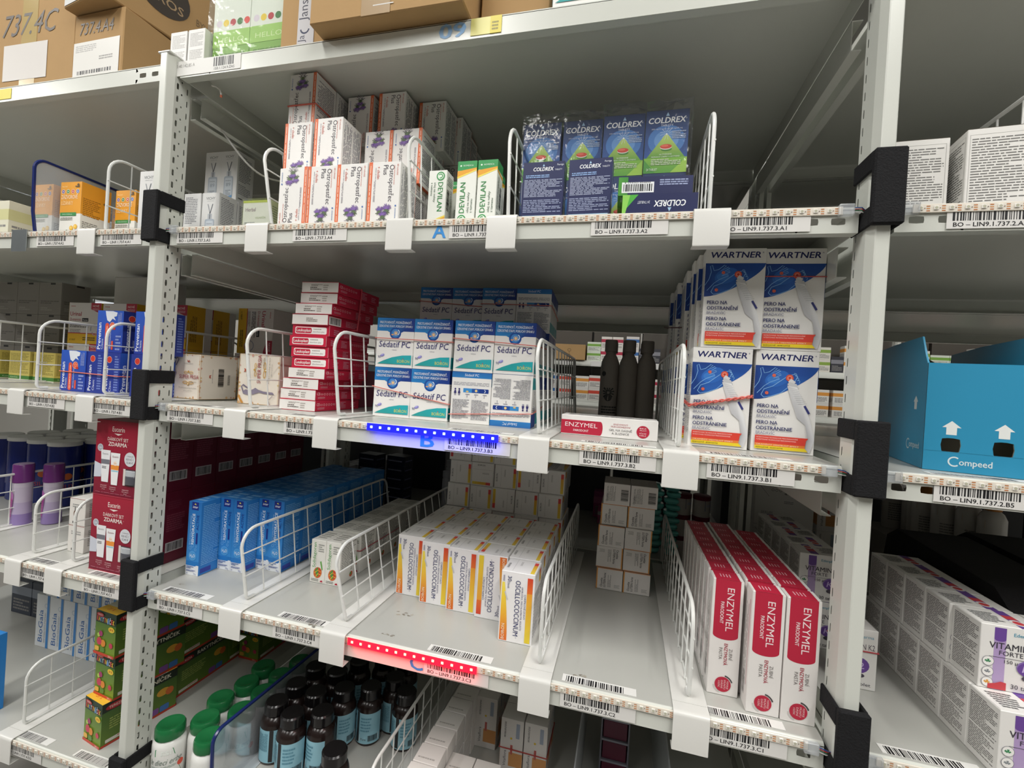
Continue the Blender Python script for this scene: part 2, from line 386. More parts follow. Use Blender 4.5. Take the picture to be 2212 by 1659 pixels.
# --- serum cartons
def serum_face(f, dark=False):
    w, h = f.w, f.h; k = w / 2
    f.text('VICHY', k, h - 16, 6, '55585c', w=w * .52)
    f.text('LABORATOIRES', k, h - 20, 1.6, '9a9b9d', w=w * .4)
    f.poly([(k - 8, h - 26), (k - 5.6, h - 26), (k + .5, h - 44), (k - 2, h - 44)], '8d9196'); f.poly([(k + 5.6, h - 26), (k + 8, h - 26), (k + 2, h - 46), (k - .6, h - 46)], '5f646a')
    f.rect(k - 1.6, h - 58, k + 1.6, h - 44, '474c52'); f.rr(k - 6, h - 62, k + 6, h - 48, 1, 'b4b8bd'); f.rect(k - 1, h - 60, k + 1, h - 49, '50555b')
    f.rr(k - 13, 8, k + 13, h - 60, 4, 'a9b4bf'); f.rect(k - 12, 9, k + 12, 20, '8fb6d6', 'a9b4bf'); f.rr(k - 10.5, 12, k + 10.5, h - 64, 3, 'c3cbd2')
    f.text('MINERAL', k, h - 72, 2.6, '6f7780', w=16); f.text('89', k, h - 84, 8.5, '8b96a2', w=13)
    f.lines(k - 8, 14, k + 8, 28, 4, '8a939d', seed=3); f.poly([(k - 12, 9), (k + 12, 9), (k + 12, 15), (k - 2, 12)], '5f93c4')
c = VICHY = Carton(.048, .048, .12, 'dddddb', name='serum_carton')
serum_face(c.F); serum_face(c.B)
for f in (c.L, c.R): f.lines(5, 50, 39, 112, 16, '8c8c90', seed=5); f.lines(5, 20, 39, 44, 6, '9a9a9d', seed=6); f.lines(6, 8, 20, 12, 1, '333336')
c.T.text('VICHY', 22, 20, 5, '77797c', w=24)
# --- throat lozenge carton in pale green
c = HERB = Carton(.07, .06, .085, 'dfe3d2', name='herbal_carton')
for f in (c.F, c.B):
    f.rect(0, f.h - 5, f.w, f.h, 'b3c24a'); f.text('Herbal', 20, 62, 8, '7a5a6a', w=26); f.text('VOLNOČIN', 46, 46, 4, '8aa05a', w=26)
    f.lines(6, 8, 32, 40, 7, '9aa09a', seed=3); f.burst(54, 20, 16, 10, 'a9b98a', seed=4, thin=.35); f.disc(54, 20, 5, 'ccd4a8')
for f in (c.L, c.R): f.rect(0, 0, f.w, f.h, 'ccd3a0'); f.lines(5, 8, 50, 76, 14, '8d9670', seed=8)
c.T.rect(0, 0, 70, 60, 'bccb5a')
# --- nail oil
c = DEVIL = Carton(.035, .032, .112, 'eceee6', name='nail_oil_carton')
for f in (c.F, c.B):
    w, h = f.w, f.h
    f.rect(0, h - 16, w, h, '2f9650'); f.poly([(0, h - 27), (w, h - 15), (w, h - 12), (0, h - 17)], 'eaa62c'); f.poly([(0, h - 30), (w, h - 17), (w, h - 15), (0, h - 27)], 'f2dc5a')
    f.text('BIOMEDICA', w / 2 + 2, h - 9, 2.6, 'dff0df', w=18); f.disc(6, h - 8, 1.6, 'dff0df')
    f.text('DEVILAN', 16, 22, 9.5, '2f8a45', w=53, rot=90, anchor='l', bold=.012)
    f.text('olej na nehty', 24, 22, 4, '56705c', w=36, rot=90, anchor='l'); f.text('z tamanu', 30, 22, 4, '56705c', w=24, rot=90, anchor='l')
    f.disc(12, 11, 8, '3f9a55'); f.disc(12, 11, 5.8, 'eaf2e6'); f.arc(12, 11, 3.6, 60, 330, 1.8, '3f9a55')
for f in (c.L, c.R):
    f.rect(0, f.h - 16, f.w, f.h, '2f9650'); f.poly([(0, 96), (f.w, 93), (f.w, 88), (0, 92)], 'eaa62c'); f.lines(5, 30, 14, 86, 4, '8b938b', rot=True, seed=2); f.barcode(17, 34, 28, 72, rot=True); f.lines(5, 8, 28, 26, 5, '9aa29a', seed=4)
c.T.rect(0, 0, 35, 32, '3fa05a')
# --- cold relief tablets
def cold_logo(f, x, y, h, w, rot=0):
    c_, s_ = math.cos(math.radians(rot)), math.sin(math.radians(rot))
    f.text('COLDREX', x, y, h, 'f4f6f8', w=w, bold=.045, shear=.13, rot=rot)
    tx, ty = .02 * w, h * 1.2
    f.poly([(x + (tx + a) * c_ - (ty + b) * s_, y + (tx + a) * s_ + (ty + b) * c_) for a, b in ((-.3 * h, 0), (.3 * h, 0), (0, .65 * h))], 'a8cbe8')
c = COLD = Carton(.070, .028, .107, '24478c', name='tablet_carton')
f = c.F; w, h = f.w, f.h
f.rect(0, 0, w, h, '2f5fae', '17305f'); f.disc(w * .5, h * .52, 30, '4a80c4', ry=26, n=24); f.disc(w * .5, h * .52, 20, '6d9ed8', ry=17, n=20)
f.rect(0, 0, w, 26, '5fa53a', '86bf3f'); f.poly([(4, 26), (w - 4, 26), (w / 2, 68)], '9ccc45', ['5f9e36', '6aa83a', 'd4e87a']); f.poly([(0, 0), (20, 0), (0, 24)], '4f9a3a'); f.poly([(w, 0), (w - 26, 0), (w, 26)], 'a5d04e')
f.burst(w / 2, 67, 13, 12, 'eaf4ff', thin=.12, seed=4); f.disc(w / 2, 66, 1.6, 'ffffff')
f.disc(w / 2 + 1, 40, 9, '4c8a34', ry=3.2); f.disc(w / 2, 43.6, 9.6, 'f2efe6', ry=4.2); f.disc(w / 2, 44.8, 9.6, 'd8452f', ry=4); f.disc(w / 2 - 2, 46, 6, 'ea7058', ry=2)
cold_logo(f, w / 2 - 1, h - 22, 9.8, 60); f.text('®', w - 4.5, h - 17, 2.4, 'f4f6f8'); f.text('TABLETY', w / 2, h - 28, 3.8, 'e6eaf0', w=20)
f.text('500 mg/25 mg/5 mg/20 mg/38 mg', w / 2, h - 33, 2.3, 'd6dde8', w=50); f.lines(w - 26, h - 50, w - 4, h - 36, 5, 'b9c8de', seed=3)
f.text('NA ZMIERNENIE', w / 2, 30, 2.5, 'eef3e2', w=20); f.text('PRÍZNAKOV CHRÍPKY A AKÚTNEHO', w / 2, 26, 2.5, 'eef3e2', w=46); f.lines(12, 13, w - 10, 24, 4, 'd9e8c0', seed=6); f.text('24 TABLIET', 14, 4, 4, 'eef3e2', w=18)
f = c.B; f.rect(0, 0, w, h, '1b2352'); cold_logo(f, 34, h - 15, 6.2, 34); f.text('TABLETY', 60, h - 15, 2.6, 'dfe3ee', w=12); f.text('Perrigo', 63, h - 7, 3, 'dfe3ee', w=11)
f.lines(5, h - 27, 45, h - 21, 2, '8fb0e0', seed=2); f.lines(3, 48, w - 3, h - 29, 13, 'a9b1cd', fill=.5, seed=4); f.lines(3, 22, w - 3, 44, 8, '9aa3c4', fill=.5, seed=9)
f.rect(3, 1.5, w - 3, 17, 'a6cdea'); f.lines(5, 3, w - 5, 15.5, 5, '4a74ae', fill=.5, seed=5)
f = c.R; f.rect(0, 0, 28, 107, '1b2352'); f.poly([(0, 107), (28, 107), (28, 84)], '4fae3f'); f.poly([(0, 107), (0, 102), (28, 96), (28, 107)], '8fd05a'); cold_logo(f, 18, 38, 9, 44, rot=90); f.text('24 TABLIET', 18, 76, 4, 'dfe3ee', w=18, rot=90)
for f in (c.L,): f.rect(0, 0, f.w, f.h, '1b2352'); f.rect(0, 0, f.w, 14, '4f9a3a', '3f8a3a'); f.lines(4, 60, 14, 100, 3, '9aa5c8', rot=True); f.rect(8, 5, 24, 52, 'eef0f2'); f.barcode(11, 7, 22, 50, rot=True); f.text('8 594060 894898', 10, 28, 2.2, '222222', rot=90, w=38)
f = c.T; f.rect(0, 0, 70, 28, '1b2352'); f.poly([(0, 0), (22, 0), (0, 28)], '4fae3f'); f.poly([(0, 0), (10, 0), (0, 14)], '8fd05a'); cold_logo(f, 38, 8, 7, 34); f.text('24 TABLIET', 60, 9, 3.2, 'dfe3ee', w=12)
f = c.U; f.rect(0, 0, 70, 28, '1b2352'); f.poly([(0, 0), (22, 0), (0, 28)], '4fae3f'); cold_logo(f, 34, 10, 7, 38); f.text('24 TABLIET', 60, 10, 3.2, 'dfe3ee', w=14)
# --- ginger lozenges
c = GING = Carton(.062, .062, .130, 'eeece4', name='lozenge_carton', faces=['eeece4'] * 4 + ['e8a232', 'eeece4'])
f = c.F; w, h = f.w, f.h; f.rect(0, h * .44, w, h, 'e9a130'); f.text('MULTIVIT', 12, h - 12, 3, 'f7dca4', w=16)
for k, q in enumerate(('7a5f9e', '3f9150', 'd0523f', '6272b0')): f.disc(8 + 14.5 * k, h - 22, 5, 'f3ead6'); f.disc(8 + 14.5 * k, h - 22, 4.2, q); f.poly([(6 + 14.5 * k, h - 23), (10 + 14.5 * k, h - 23), (8 + 14.5 * k, h - 20)], 'e8e4ee')
f.text('ZÁZVOROVÉ', w / 2 - 3, h - 39, 9, 'fbf3dc', w=48); f.text('LÍZÁNKY', 22, h - 53, 9, 'f8e2ae', w=34); f.rect(3, h * .40, w - 12, h * .46, '3f9150'); f.text('SWISS FORMULA', 24, h * .415, 3, 'cfe6cf', w=30)
f.lines(4, h * .32, 40, h * .38, 2, '9a9a92', seed=2); f.disc(38, 24, 5.5, 'eeb93a'); f.disc(50, 27, 5.5, 'eeb93a'); f.disc(37, 25, 3, 'f6d676'); f.disc(49, 28, 3, 'f6d676')
f.burst(24, 8, 12, 7, '3d7a3a', rot=110, spread=200, thin=.9); f.disc(42, 6, 14, 'eccb8c', ry=7); f.disc(48, 4, 8, 'e5b24e', ry=5); f.rr(w - 18, h - 12, w - 5, h - 9.5, 1, '6a5a3c'); f.burst(w - 9, h - 10, 6, 4, '3c3428', rot=90, spread=120, thin=.8)
f = c.R; f.rect(0, f.h * .44, f.w, f.h, 'e9a130'); f.lines(4, 54, 40, 96, 10, 'a96f1c', seed=4); f.lines(4, 10, 56, 42, 8, '8c8a84', seed=5); f.burst(50, 92, 7, 4, '3c3428', rot=90, spread=120, thin=.8)
f = c.L; f.rect(0, f.h * .44, f.w, f.h, 'e9a130'); f.lines(4, 54, 56, 96, 10, 'b97f24', seed=6)
f = c.B; f.rect(0, f.h * .44, f.w, f.h, 'e9a130'); f.lines(4, 54, 56, 96, 8, 'b97f24', seed=8)
# --- cream parchment carton
c = PRSIA = Carton(.110, .092, .102, 'e9e0d2', name='cosmetic_carton')
def parch(f, seed=1):
    rnd = random.Random(seed); w, h = f.w, f.h
    for _ in range(26):
        e = rnd.random(); x, y = rnd.choice(((rnd.uniform(0, w), rnd.uniform(0, 5)), (rnd.uniform(0, w), h - rnd.uniform(0, 5)), (rnd.uniform(0, 4), rnd.uniform(0, h)), (w - rnd.uniform(0, 4), rnd.uniform(0, h))))
        r = rnd.uniform(1, 3.2); x = min(max(x, r), w - r); y = min(max(y, r), h - r); f.disc(x, y, r, rnd.choice(('dcb98a', 'd7c08c', 'd9a598', 'cfa57c')), n=7)
    f.stroke([(1, 1), (w - 1, 1), (w - 1, h - 1), (1, h - 1)], .9, 'c79f5f', closed=True)
f = c.F; parch(f); w, h = f.w, f.h
f.poly([(2, h - 16), (2, h - 9), (14, h - 2), (21, h - 2)], 'c98f42')
f.poly([(22, h - 14), (27, h - 12), (32, h - 20), (30, h - 30), (34, h - 40), (37, h - 44), (33, h - 52), (30, h - 64), (29, h - 88), (24, h - 92), (25, h - 66), (27, h - 54), (22, h - 40), (20, h - 26)], '8a8294')
f.stroke([(26, h - 14), (38, h - 9), (42, h - 13), (34, h - 27)], 3, '7a7286'); f.stroke([(2, 20), (12, 24), (22, 14)], 1.2, '9a8f96')
f.text('SUPER PRSIA', 78, 46, 9, 'a03a44', w=62); f.text('Sabina Viviana', 74, 80, 2.6, '9a948c', w=28); f.poly([(71, 84), (77, 84), (78, 89), (74, 86.5), (70, 89)], 'b0543f')
for k in (-1, 1): f.arc(76 + 9 * k, 60, 5.5, 0, 360, 1.4, 'd5ab5a', n=12, ry=2.4); f.arc(76 + 9 * k, 37, 8, 0, 360, 1.6, 'c99d4c', n=12, ry=2.6)
f.disc(76, 62, 2.6, 'c99d4c'); f.disc(76, 34, 3.4, 'c99d4c'); f.disc(76, 34, 1.6, 'f2ead8'); f.text('Biobyliny', 94, 38, 3, '8a7a5a', w=18, shear=.3)
f.text('Kosmetický krém', 76, 24, 2.8, '8a857c', w=56); f.text('výživný pleťový', 76, 18, 2.6, '9a958c', w=28)
f = c.R; parch(f, 5); f.barcode(44, 30, 58, 72, rot=True); f.poly([(22, 50), (22, 56), (27, 57), (24.5, 53), (27, 49)], 'b0543f'); f.lines(68, 34, 74, 58, 2, '6c6862', rot=True); f.lines(29, 38, 31, 70, 1, 'a8a29a', rot=True)
parch(c.L, 7); parch(c.B, 8); parch(c.T, 9); c.L.barcode(44, 30, 58, 72, rot=True)
# --- plaster boxes
c = PLAST = Carton(.084, .155, .0215, 'c3203f', name='plaster_carton', faces=['e8e4df', 'e8e4df', 'c3203f', 'c3203f', 'c3203f', 'c3203f'])
f = c.F; f.rect(0, 20.6, 84, 21.5, 'c3203f'); f.rect(0, 0, 84, .9, 'c3203f'); f.lines(22, 13, 48, 17, 2, '9c948e', seed=3); f.lines(20, 5, 46, 12, 2, '6f6863', seed=5); f.lines(50, 4, 62, 17, 3, 'b5aea8', seed=8)
f = c.B; f.rect(0, 0, 84, 21.5, 'c3203f'); f.rr(6, 3.5, 78, 17.5, 3, 'f1eeea'); f.rr(7.5, 5, 44, 16, 3, 'c3203f'); f.text('Leukoplast', 26, 8, 6, 'f6f2ee', w=33, bold=.03); f.text('absorbent plus', 60, 7, 3, '9c948e', w=26); f.lines(48, 12, 66, 15, 1, 'a8a09a')
def plast_side(f, flip=False):
    g = lambda x: f.w - x if flip else x
    f.text('CE', g(10), 11, 5.5, 'f0d8da', w=9); f.text('0124', g(20), 11, 4, 'e6b8bf', w=8)
    for k in range(4): f.arc(g(29 + 8 * k), 13, 2.2, 0, 360, .7, 'e6b8bf', n=10)
    f.text('MD', g(62), 11, 4, 'e6b8bf', w=7); f.lines(min(g(8), g(30)), 3.5, max(g(8), g(30)), 8, 2, 'dc8f9c', seed=2); f.lines(min(g(84), g(104)), 3, max(g(84), g(104)), 18, 5, 'd9899a', seed=3); f.lines(min(g(122), g(140)), 4, max(g(122), g(140)), 16, 3, 'd9899a', seed=4)
plast_side(c.R); plast_side(c.L, True); c.T.rr(12, 30, 72, 60, 4, 'f1eeea'); c.T.text('Leukoplast', 42, 40, 10, 'c3203f', w=50, bold=.02)
PLASTB = Carton(.084, .155, .0215, 'c3203f', name='plaster_carton', faces=['e8e4df', 'e8e4df', 'c3203f', 'c3203f', 'c3203f', 'c3203f'])
f = PLASTB.F; f.rect(0, 20.6, 84, 21.5, 'c3203f'); f.rect(0, 0, 84, .9, 'c3203f'); f.lines(34, 6, 60, 15, 3, '8c847e', seed=5)
f = PLASTB.R; f.rect(4, 2, 44, 19, 'eeeae6'); f.barcode(7, 4, 41, 17.5); plast_side(PLASTB.L, True); f.lines(60, 4, 100, 17, 4, 'd9899a')
# --- calming tablets
SBL, STE = '1f6fb5', '23a0a6'
c = SEDA = Carton(.0785, .052, .0985, WH, name='calming_carton')
def seda_front(f):
    w, h = f.w, f.h
    f.poly([(0, h), (0, h - 26), (w * .28, h - 26), (w * .38, h - 30), (w * .62, h - 30), (w * .72, h - 26), (w, h - 26), (w, h)], '2377ba', ['2a80c2', '2a80c2', '2a80c2', '2470b2', '20529c', '20408c', '1d3a88', '1d3a88'])
    f.disc(w * .5, h - 30, 12, '1d4f9c', n=20); f.disc(w * .5, h - 30, 8.5, '3f86cc', n=16); f.disc(w * .5 + 1, h - 30, 2.8, 'f2c98a'); f.arc(w * .5 + 1, h - 30, 4.4, 0, 360, .6, 'f2d5a4', n=12); f.arc(w * .5 + 3.4, h - 28, 5, -70, 70, 1.3, 'eaf2fa'); f.disc(w * .5 - 6, h - 33, 2.6, 'f0a860', ry=1.2)
    f.text('PRECITLIVENOSŤ, PODRÁŽDENOSŤ,', w / 2, h - 11, 4.6, 'eef3fa', w=w * .86, bold=.015); f.text('ÚZKOSTNÉ STAVY, PORUCHY SPÁNKU', w / 2, h - 18.5, 4.6, 'eef3fa', w=w * .9, bold=.015)
    f.text('Sédatif PC', w / 2 - .5, h - 58, 12, '33306e', w=w * .84, shear=.1); f.text('tablety', w / 2, h - 64, 2.2, '8a8a96', w=10)
    f.text('90', 8, 18, 5.2, '6a6a8a', w=6); f.disc(14.5, 24, 4.6, '8a86cc', ry=2.6, rot=.4); f.disc(14, 25, 3, 'b4b0e4', ry=1.4, rot=.4)
    f.poly([(4, 7), (w - 3, 7), (w - 3, 26), (w * .72, 25), (w * .45, 20.5), (w * .22, 13.5)], '23a0a6', ['2f9a98', '25a5ac', '2aaab2', '2aaab2', '28a4aa', '2b9e9e'])
    f.text('BOIRON', w - 19, 10.5, 6, 'd8d24a', w=26); f.disc(w - 20, 18, 1, 'c8423a', n=8)
def seda_back(f):
    w, h = f.w, f.h
    f.rect(0, h - 11, w, h, '2f7fc2', '2a6ab0'); f.text('Sédatif PC', w / 2, h - 8, 5, 'e8eef6', w=28, shear=.1); f.lines(4, h - 26, w - 4, h - 19, 3, '8d8d98', fill=.4, seed=2)
    f.rect(24, h - 39, 41, h - 31, '3d8fd0'); f.rect(41, h - 39, 58, h - 31, '2556a4'); f.rr(56, h - 39, 74, h - 31, 1.5, '1d3a88'); f.disc(49.5, h - 35, 2.6, 'f0d08a', n=10); f.arc(65, h - 35, 2.6, -80, 80, 1, 'eaf0f8'); f.disc(32, h - 37, 2.8, 'e8c87a', ry=1.6, n=8)
    for k in range(3): f.text('2', 32 + 17 * k, h - 48, 3.6, '44446a'); f.lines(29 + 17 * k, h - 43.5, 37 + 17 * k, h - 41.5, 1, '6a6a8a')
    for k in (8, 16): f.disc(k, h - 33, 1.7, '33306e', n=8); f.poly([(k - 2.6, h - 41), (k + 2.6, h - 41), (k + 1, h - 35), (k - 1, h - 35)], '33306e'); f.rect(k - 1.4, h - 45, k - .5, h - 41, '33306e'); f.rect(k + .5, h - 45, k + 1.4, h - 41, '33306e')
    f.lines(4, 8, w * .47, h - 52, 15, '8a8a92', fill=.42, seed=4); f.lines(w * .53, 8, w - 4, h - 52, 15, '8f8f97', fill=.42, seed=6)
def seda_side(f):
    f.rect(0, f.h - 26, f.w, f.h, '1d3a88'); f.rect(0, 4, f.w, 26, '23a0a6'); f.text('Sédatif PC', f.w / 2 + 3, 28, 7, '33306e', w=40, rot=90, anchor='l', shear=.1); f.lines(5, 60, f.w - 8, 70, 3, '9a9aa6')
seda_front(c.F); seda_back(c.B); seda_side(c.L); seda_side(c.R); c.T.rect(0, 0, 78.5, 52, '22458f'); c.T.text('Sédatif PC', 39, 22, 8, 'dfe7f2', w=44); c.U.rect(0, 0, 78.5, 52, '2a6ab0')
# --- flat gel box
RED = 'b8253f'
c = GEL = Carton(.163, .055, .034, 'eae7e3', name='gum_gel_carton')
f = c.F; f.rect(0, 1.5, 68, 25.5, RED); f.disc(68, 13.5, 4, RED, ry=12); f.text('ENZYMEL', 35, 14, 7.5, 'f3e6e6', w=56); f.text('PARODONT', 35, 6, 3.8, 'f3e6e6', w=26, bold=.02)
f.text('ENZYMOVÝ', 102, 22, 2.6, 'b04a56', w=24); f.text('MUKOADHEZIVNÍ', 102, 18, 2.6, 'b04a56', w=32); f.text('GEL NA DÁSNĚ', 102, 11.5, 3.6, '6c6a6a', w=38); f.text('A SLIZNICE', 102, 6, 3.6, '6c6a6a', w=29)
f.disc(139, 14, 10.5, RED, n=22); [f.text(t, 139, y, 2, 'f0dcdc', w=11) for t, y in (('BEZ', 19), ('PŘÍCHUTI', 15.5), ('PŮSOBÍ', 10.5), ('DÉLE', 7))]
c.T.lines(10, 10, 145, 44, 6, 'a8a5a2', seed=4)
# --- wart remover pens
c = WART = Carton(.0885, .032, .160, WH, name='wart_pen_carton')
def wart_front(f):
    w, h = f.w, f.h; B = '2350a0'
    f.text('WARTNER', w / 2 - 1, h - 15, 9.5, NAVY, w=w * .84, bold=.035, shear=.16); f.text('®', w - 5, h - 8, 2.2, NAVY)
    y1, y0 = h - 24, h - 78
    edge = [(w * (1 - .30 * t ** 1.6), y1 - (y1 - y0) * .52 * t) for t in [k / 6 for k in range(7)]]
    low = [(w * .70 * (1 - t) , y0 + 26 * (1 - t) ** 1.7 * (1) ) for t in [k / 7 for k in range(8)]]
    pts = [(0, y1)] + [] ; poly = [(0, y0)] + [p for p in reversed(low[:-1])] + [p for p in reversed(edge)] + [(0, y1)]
    cols = ['1d3f88' if p[0] < w * .3 else '2c62b4' if p[0] < w * .8 else '2350a0' for p in poly]
    f.poly(poly, B, cols); f.disc(w * .36, y0 + 34, 18, '2f68bc', ry=12, rot=.4); f.disc(w * .30, y0 + 32, 9, '3d7ccc', ry=6)
    hc = '86b8e8'; ox, oy = 8, y0 + 24
    # hand outline: palm and five fingers
    f.stroke([(0, oy - 6), (6, oy + 4), (9, oy + 16), (7, oy + 25), (10, oy + 27), (13, oy + 18), (20, oy + 20), (28, oy + 27), (31, oy + 26), (23, oy + 18), (34, oy + 24), (36, oy + 22), (24, oy + 14), (36, oy + 18), (37, oy + 16), (25, oy + 10), (34, oy + 12), (35, oy + 10), (22, oy + 4), (14, oy - 2), (4, oy - 14)], .8, hc)
    f.stroke([(10, y0 + 8), (14, y0 + 17), (26, y0 + 22), (38, y0 + 32), (48, y0 + 40), (56, y0 + 42), (60, y0 + 38), (56, y0 + 30), (48, y0 + 22), (38, y0 + 12), (24, y0 + 6), (14, y0 + 4), (10, y0 + 8)], .9, hc)
    for k in range(4): f.arc(56 + 1.6 * k, y0 + 41 - 3.4 * k, 2.6, -60, 120, .7, hc, n=8)
    for x, y, r in ((27, oy + 15, 2.6), (18, y0 + 11, 2.6), (49, y0 + 36, 5.4)):
        f.disc(x, y, r, 'd8543c', n=16); f.disc(x, y, r * .66, 'e98a72', n=14); f.disc(x, y, r * .34, 'c03a2c', n=10)
    # the pen
    f.poly([(47, y0 + 30), (51, y0 + 35), (58, y0 + 30), (53, y0 + 25)], 'd9d9da'); f.poly([(46, y0 + 26), (49, y0 + 30), (59, y0 + 27), (62, y0 + 21), (58, y0 + 15)], 'c9cacc')
    f.poly([(46, y0 + 24), (60, y0 + 22), (w - 16, y0 - 6), (w - 8, y0 - 28), (w - 2, y0 - 50), (w - 1, 22), (w - 6, 3), (w - 12, 6), (w - 15, 14), (w - 10, 24), (w - 14, y0 - 36), (w - 26, y0 - 26), (54, y0 - 2)], 'dcdcdd',
           ['cfcfd1', 'f0f0f0', 'f0f0f0', 'e8e8e8', 'e2e2e3', 'dcdcde', 'd0d0d2', 'b9b9bc', 'b2b2b5', 'b5b5b8', 'c4c4c7', 'c4c4c7', 'c9c9cb'])
    for k in range(9): t = k / 9; f.stroke([(49 + 15 * t, y0 + 21 - 28 * t), (61 + 15 * t, y0 + 18 - 23 * t)], .5, 'b4b5b8')
    f.stroke([(w - 17, y0 - 6), (w - 10, y0 - 18)], 3.2, '3a3f7c')
    T = lambda t, y, hh, ww, b: f.text(t, 5.5, y, hh, NAVY if b else '6a6d8a', w=ww, anchor='l', bold=.03 if b else 0)
    T('PERO NA', y0 - 12, 5.6, 30, 1); T('ODSTRANĚNÍ', y0 - 21, 5.6, 46, 1); T('BRADAVIC', y0 - 28, 4.4, 28, 0); T('PERO NA', y0 - 38, 5.6, 30, 1); T('ODSTRÁNENIE', y0 - 47, 5.6, 51, 1); T('BRADAVÍC', y0 - 54, 4.4, 27, 0)
    f.poly([(5, 13), (w - 13, 13), (w - 12, 22), (w - 9, 26), (5, 26)], 'dc4436'); f.poly([(5, 10), (w - 13.5, 10), (w - 13, 14), (5, 14)], 'e8803a'); f.poly([(5, 5), (w - 9, 5), (w - 13, 10), (5, 10)], 'eed32e')
    f.text('PATENTOVANÁ TECHNOLOGIE MIKRODÁVKOVÁNÍ', 7, 22, 2, 'f6d8d0', w=58, anchor='l'); f.text('PATENTOVANÁ TECHNOLÓGIA MIKRODÁVKOVANIA', 7, 18.5, 2, 'f6d8d0', w=56, anchor='l'); f.text('OKAMŽITÝ VIDITELNÝ EFEKT', 7, 11, 1.9, 'fbe6d0', w=60, anchor='l'); f.text('BEZBOLESTNĚ - BEZBOLESTNE', 7, 6.5, 1.9, '4a4420', w=38, anchor='l')
wart_front(c.F)
for f in (c.L, c.R): f.lines(5, 20, 27, 136, 40, 'b2b0ae', seed=5); f.rect(0, f.h - 78, 6, f.h - 24, '2350a0')
c.B.lines(6, 12, 85, 136, 30, '9a9a9e'); c.B.text('WARTNER', 45, 147, 9, NAVY, w=70, bold=.03)
# --- rehydration sachets
c = REHY = Carton(.034, .060, .158, '2a7cc8', name='rehydration_carton')
f = c.F; w, h = f.w, f.h; f.rect(0, 0, w, 22, 'eceff2'); f.poly([(0, 22), (0, 34), (4, 25), (10, 22)], '2a7cc8'); f.rr(-0, 20, w * .8, 30, 2, '2a7cc8'); f.poly([(w - 10, 22), (w, 22), (w, 34)], '2a7cc8')
f.rect(0, 30, w, h, '3b8fd8', '2672be'); f.rect(8, h - 18, 26, h - 1, '1f2f86'); f.text('inter', 17, h - 14, 5.4, 'eef2f8', w=13, shear=.2, bold=.02); f.poly([(14, h - 6), (20, h - 7), (17, h - 3.5)], 'e8e04a')
f.text('REHYDRATACE', 18, 66, 6.8, 'eef4fa', w=66, rot=90, anchor='l', bold=.02); f.text('ACTIVE', 29, 98, 6.4, '1c3f98', w=32, rot=90, anchor='l', bold=.02); f.rr(23.5, 68, 28, 92, 1, '1f2f86'); f.lines(7, 66, 8.6, 128, 1, 'a9cdee', rot=True)
f.disc(17, 42, 10, '5aa6e2'); f.disc(17, 42, 8, '4a98da'); f.text('H₂O', 17, 39, 6.6, 'eef4fa', w=13, bold=.02)
for x, y, r in ((10, 58, 3), (16, 64, 3.4), (24, 56, 2.6), (26, 63, 1.8), (8, 66, 1.6)): f.arc(x, y, r, 0, 360, .6, '8cc4f0', n=10)
f.lines(3, 14, 22, 20, 2, '4a6aa8', seed=3); f.lines(3, 8, 27, 12, 2, '3a4f98', seed=4); f.text('20', 5, 2.5, 3, '4a5a98', w=4); f.text('78 g', 26, 2.5, 3.4, '3a4f98', w=7)
for f in (c.R, c.L): f.lines(5, 20, 52, 150, 34, '7fb6e6', fill=.42, seed=6); f.rect(4, 4, 30, 14, '2f3fa0')
c.T.lines(4, 8, 30, 52, 3, '7fb6e6', seed=3)
c.B.rect(0, 0, w, 22, 'eceff2')
# --- goldenrod drops
c = SOLI = Carton(.036, .060, .092, 'e8e6de', name='herbal_drops_carton')
for f in (c.F, c.B):
    w, h = f.w, f.h; f.text('Solidagoren', 12.5, 32, 7.4, '4f9a4a', w=54, rot=90, anchor='l', bold=.01); f.lines(18, 66, 32, 84, 4, '9a9a94', seed=3); f.lines(14, 36, 15, 80, 1, 'b5b5ae', rot=True)
    f.disc(19, 22, 10, 'd0622e', ry=12, rot=-.3); f.poly([(12, 26), (19, 34), (24, 20), (18, 12)], '4f8f3e'); f.poly([(20, 32), (27, 30), (25, 16), (22, 14)], 'c9402c'); f.stroke([(11, 20), (20, 28), (27, 24)], 1.4, 'e9b13c'); f.stroke([(14, 12), (20, 20), (27, 18)], 1.2, 'efd04a')
    f.poly([(24, 46), (27, 48), (31, 30), (29, 28)], '5aa83a'); f.poly([(26, 3), (33, 3), (31, 7), (27, 6)], 'b8253f'); f.lines(4, 3, 22, 9, 2, '8c8c86')
for f in (c.R, c.L): f.lines(5, 34, 55, 86, 14, '94938c', seed=7); f.text('Solidagoren', 44, 22, 5, '3a3a38', rot=90, anchor='l', w=40); f.disc(42, 12, 6, 'c8582e'); f.disc(40, 14, 3, '4f8f3e')
c.T.lines(6, 10, 30, 50, 4, 'a9a79f'); 
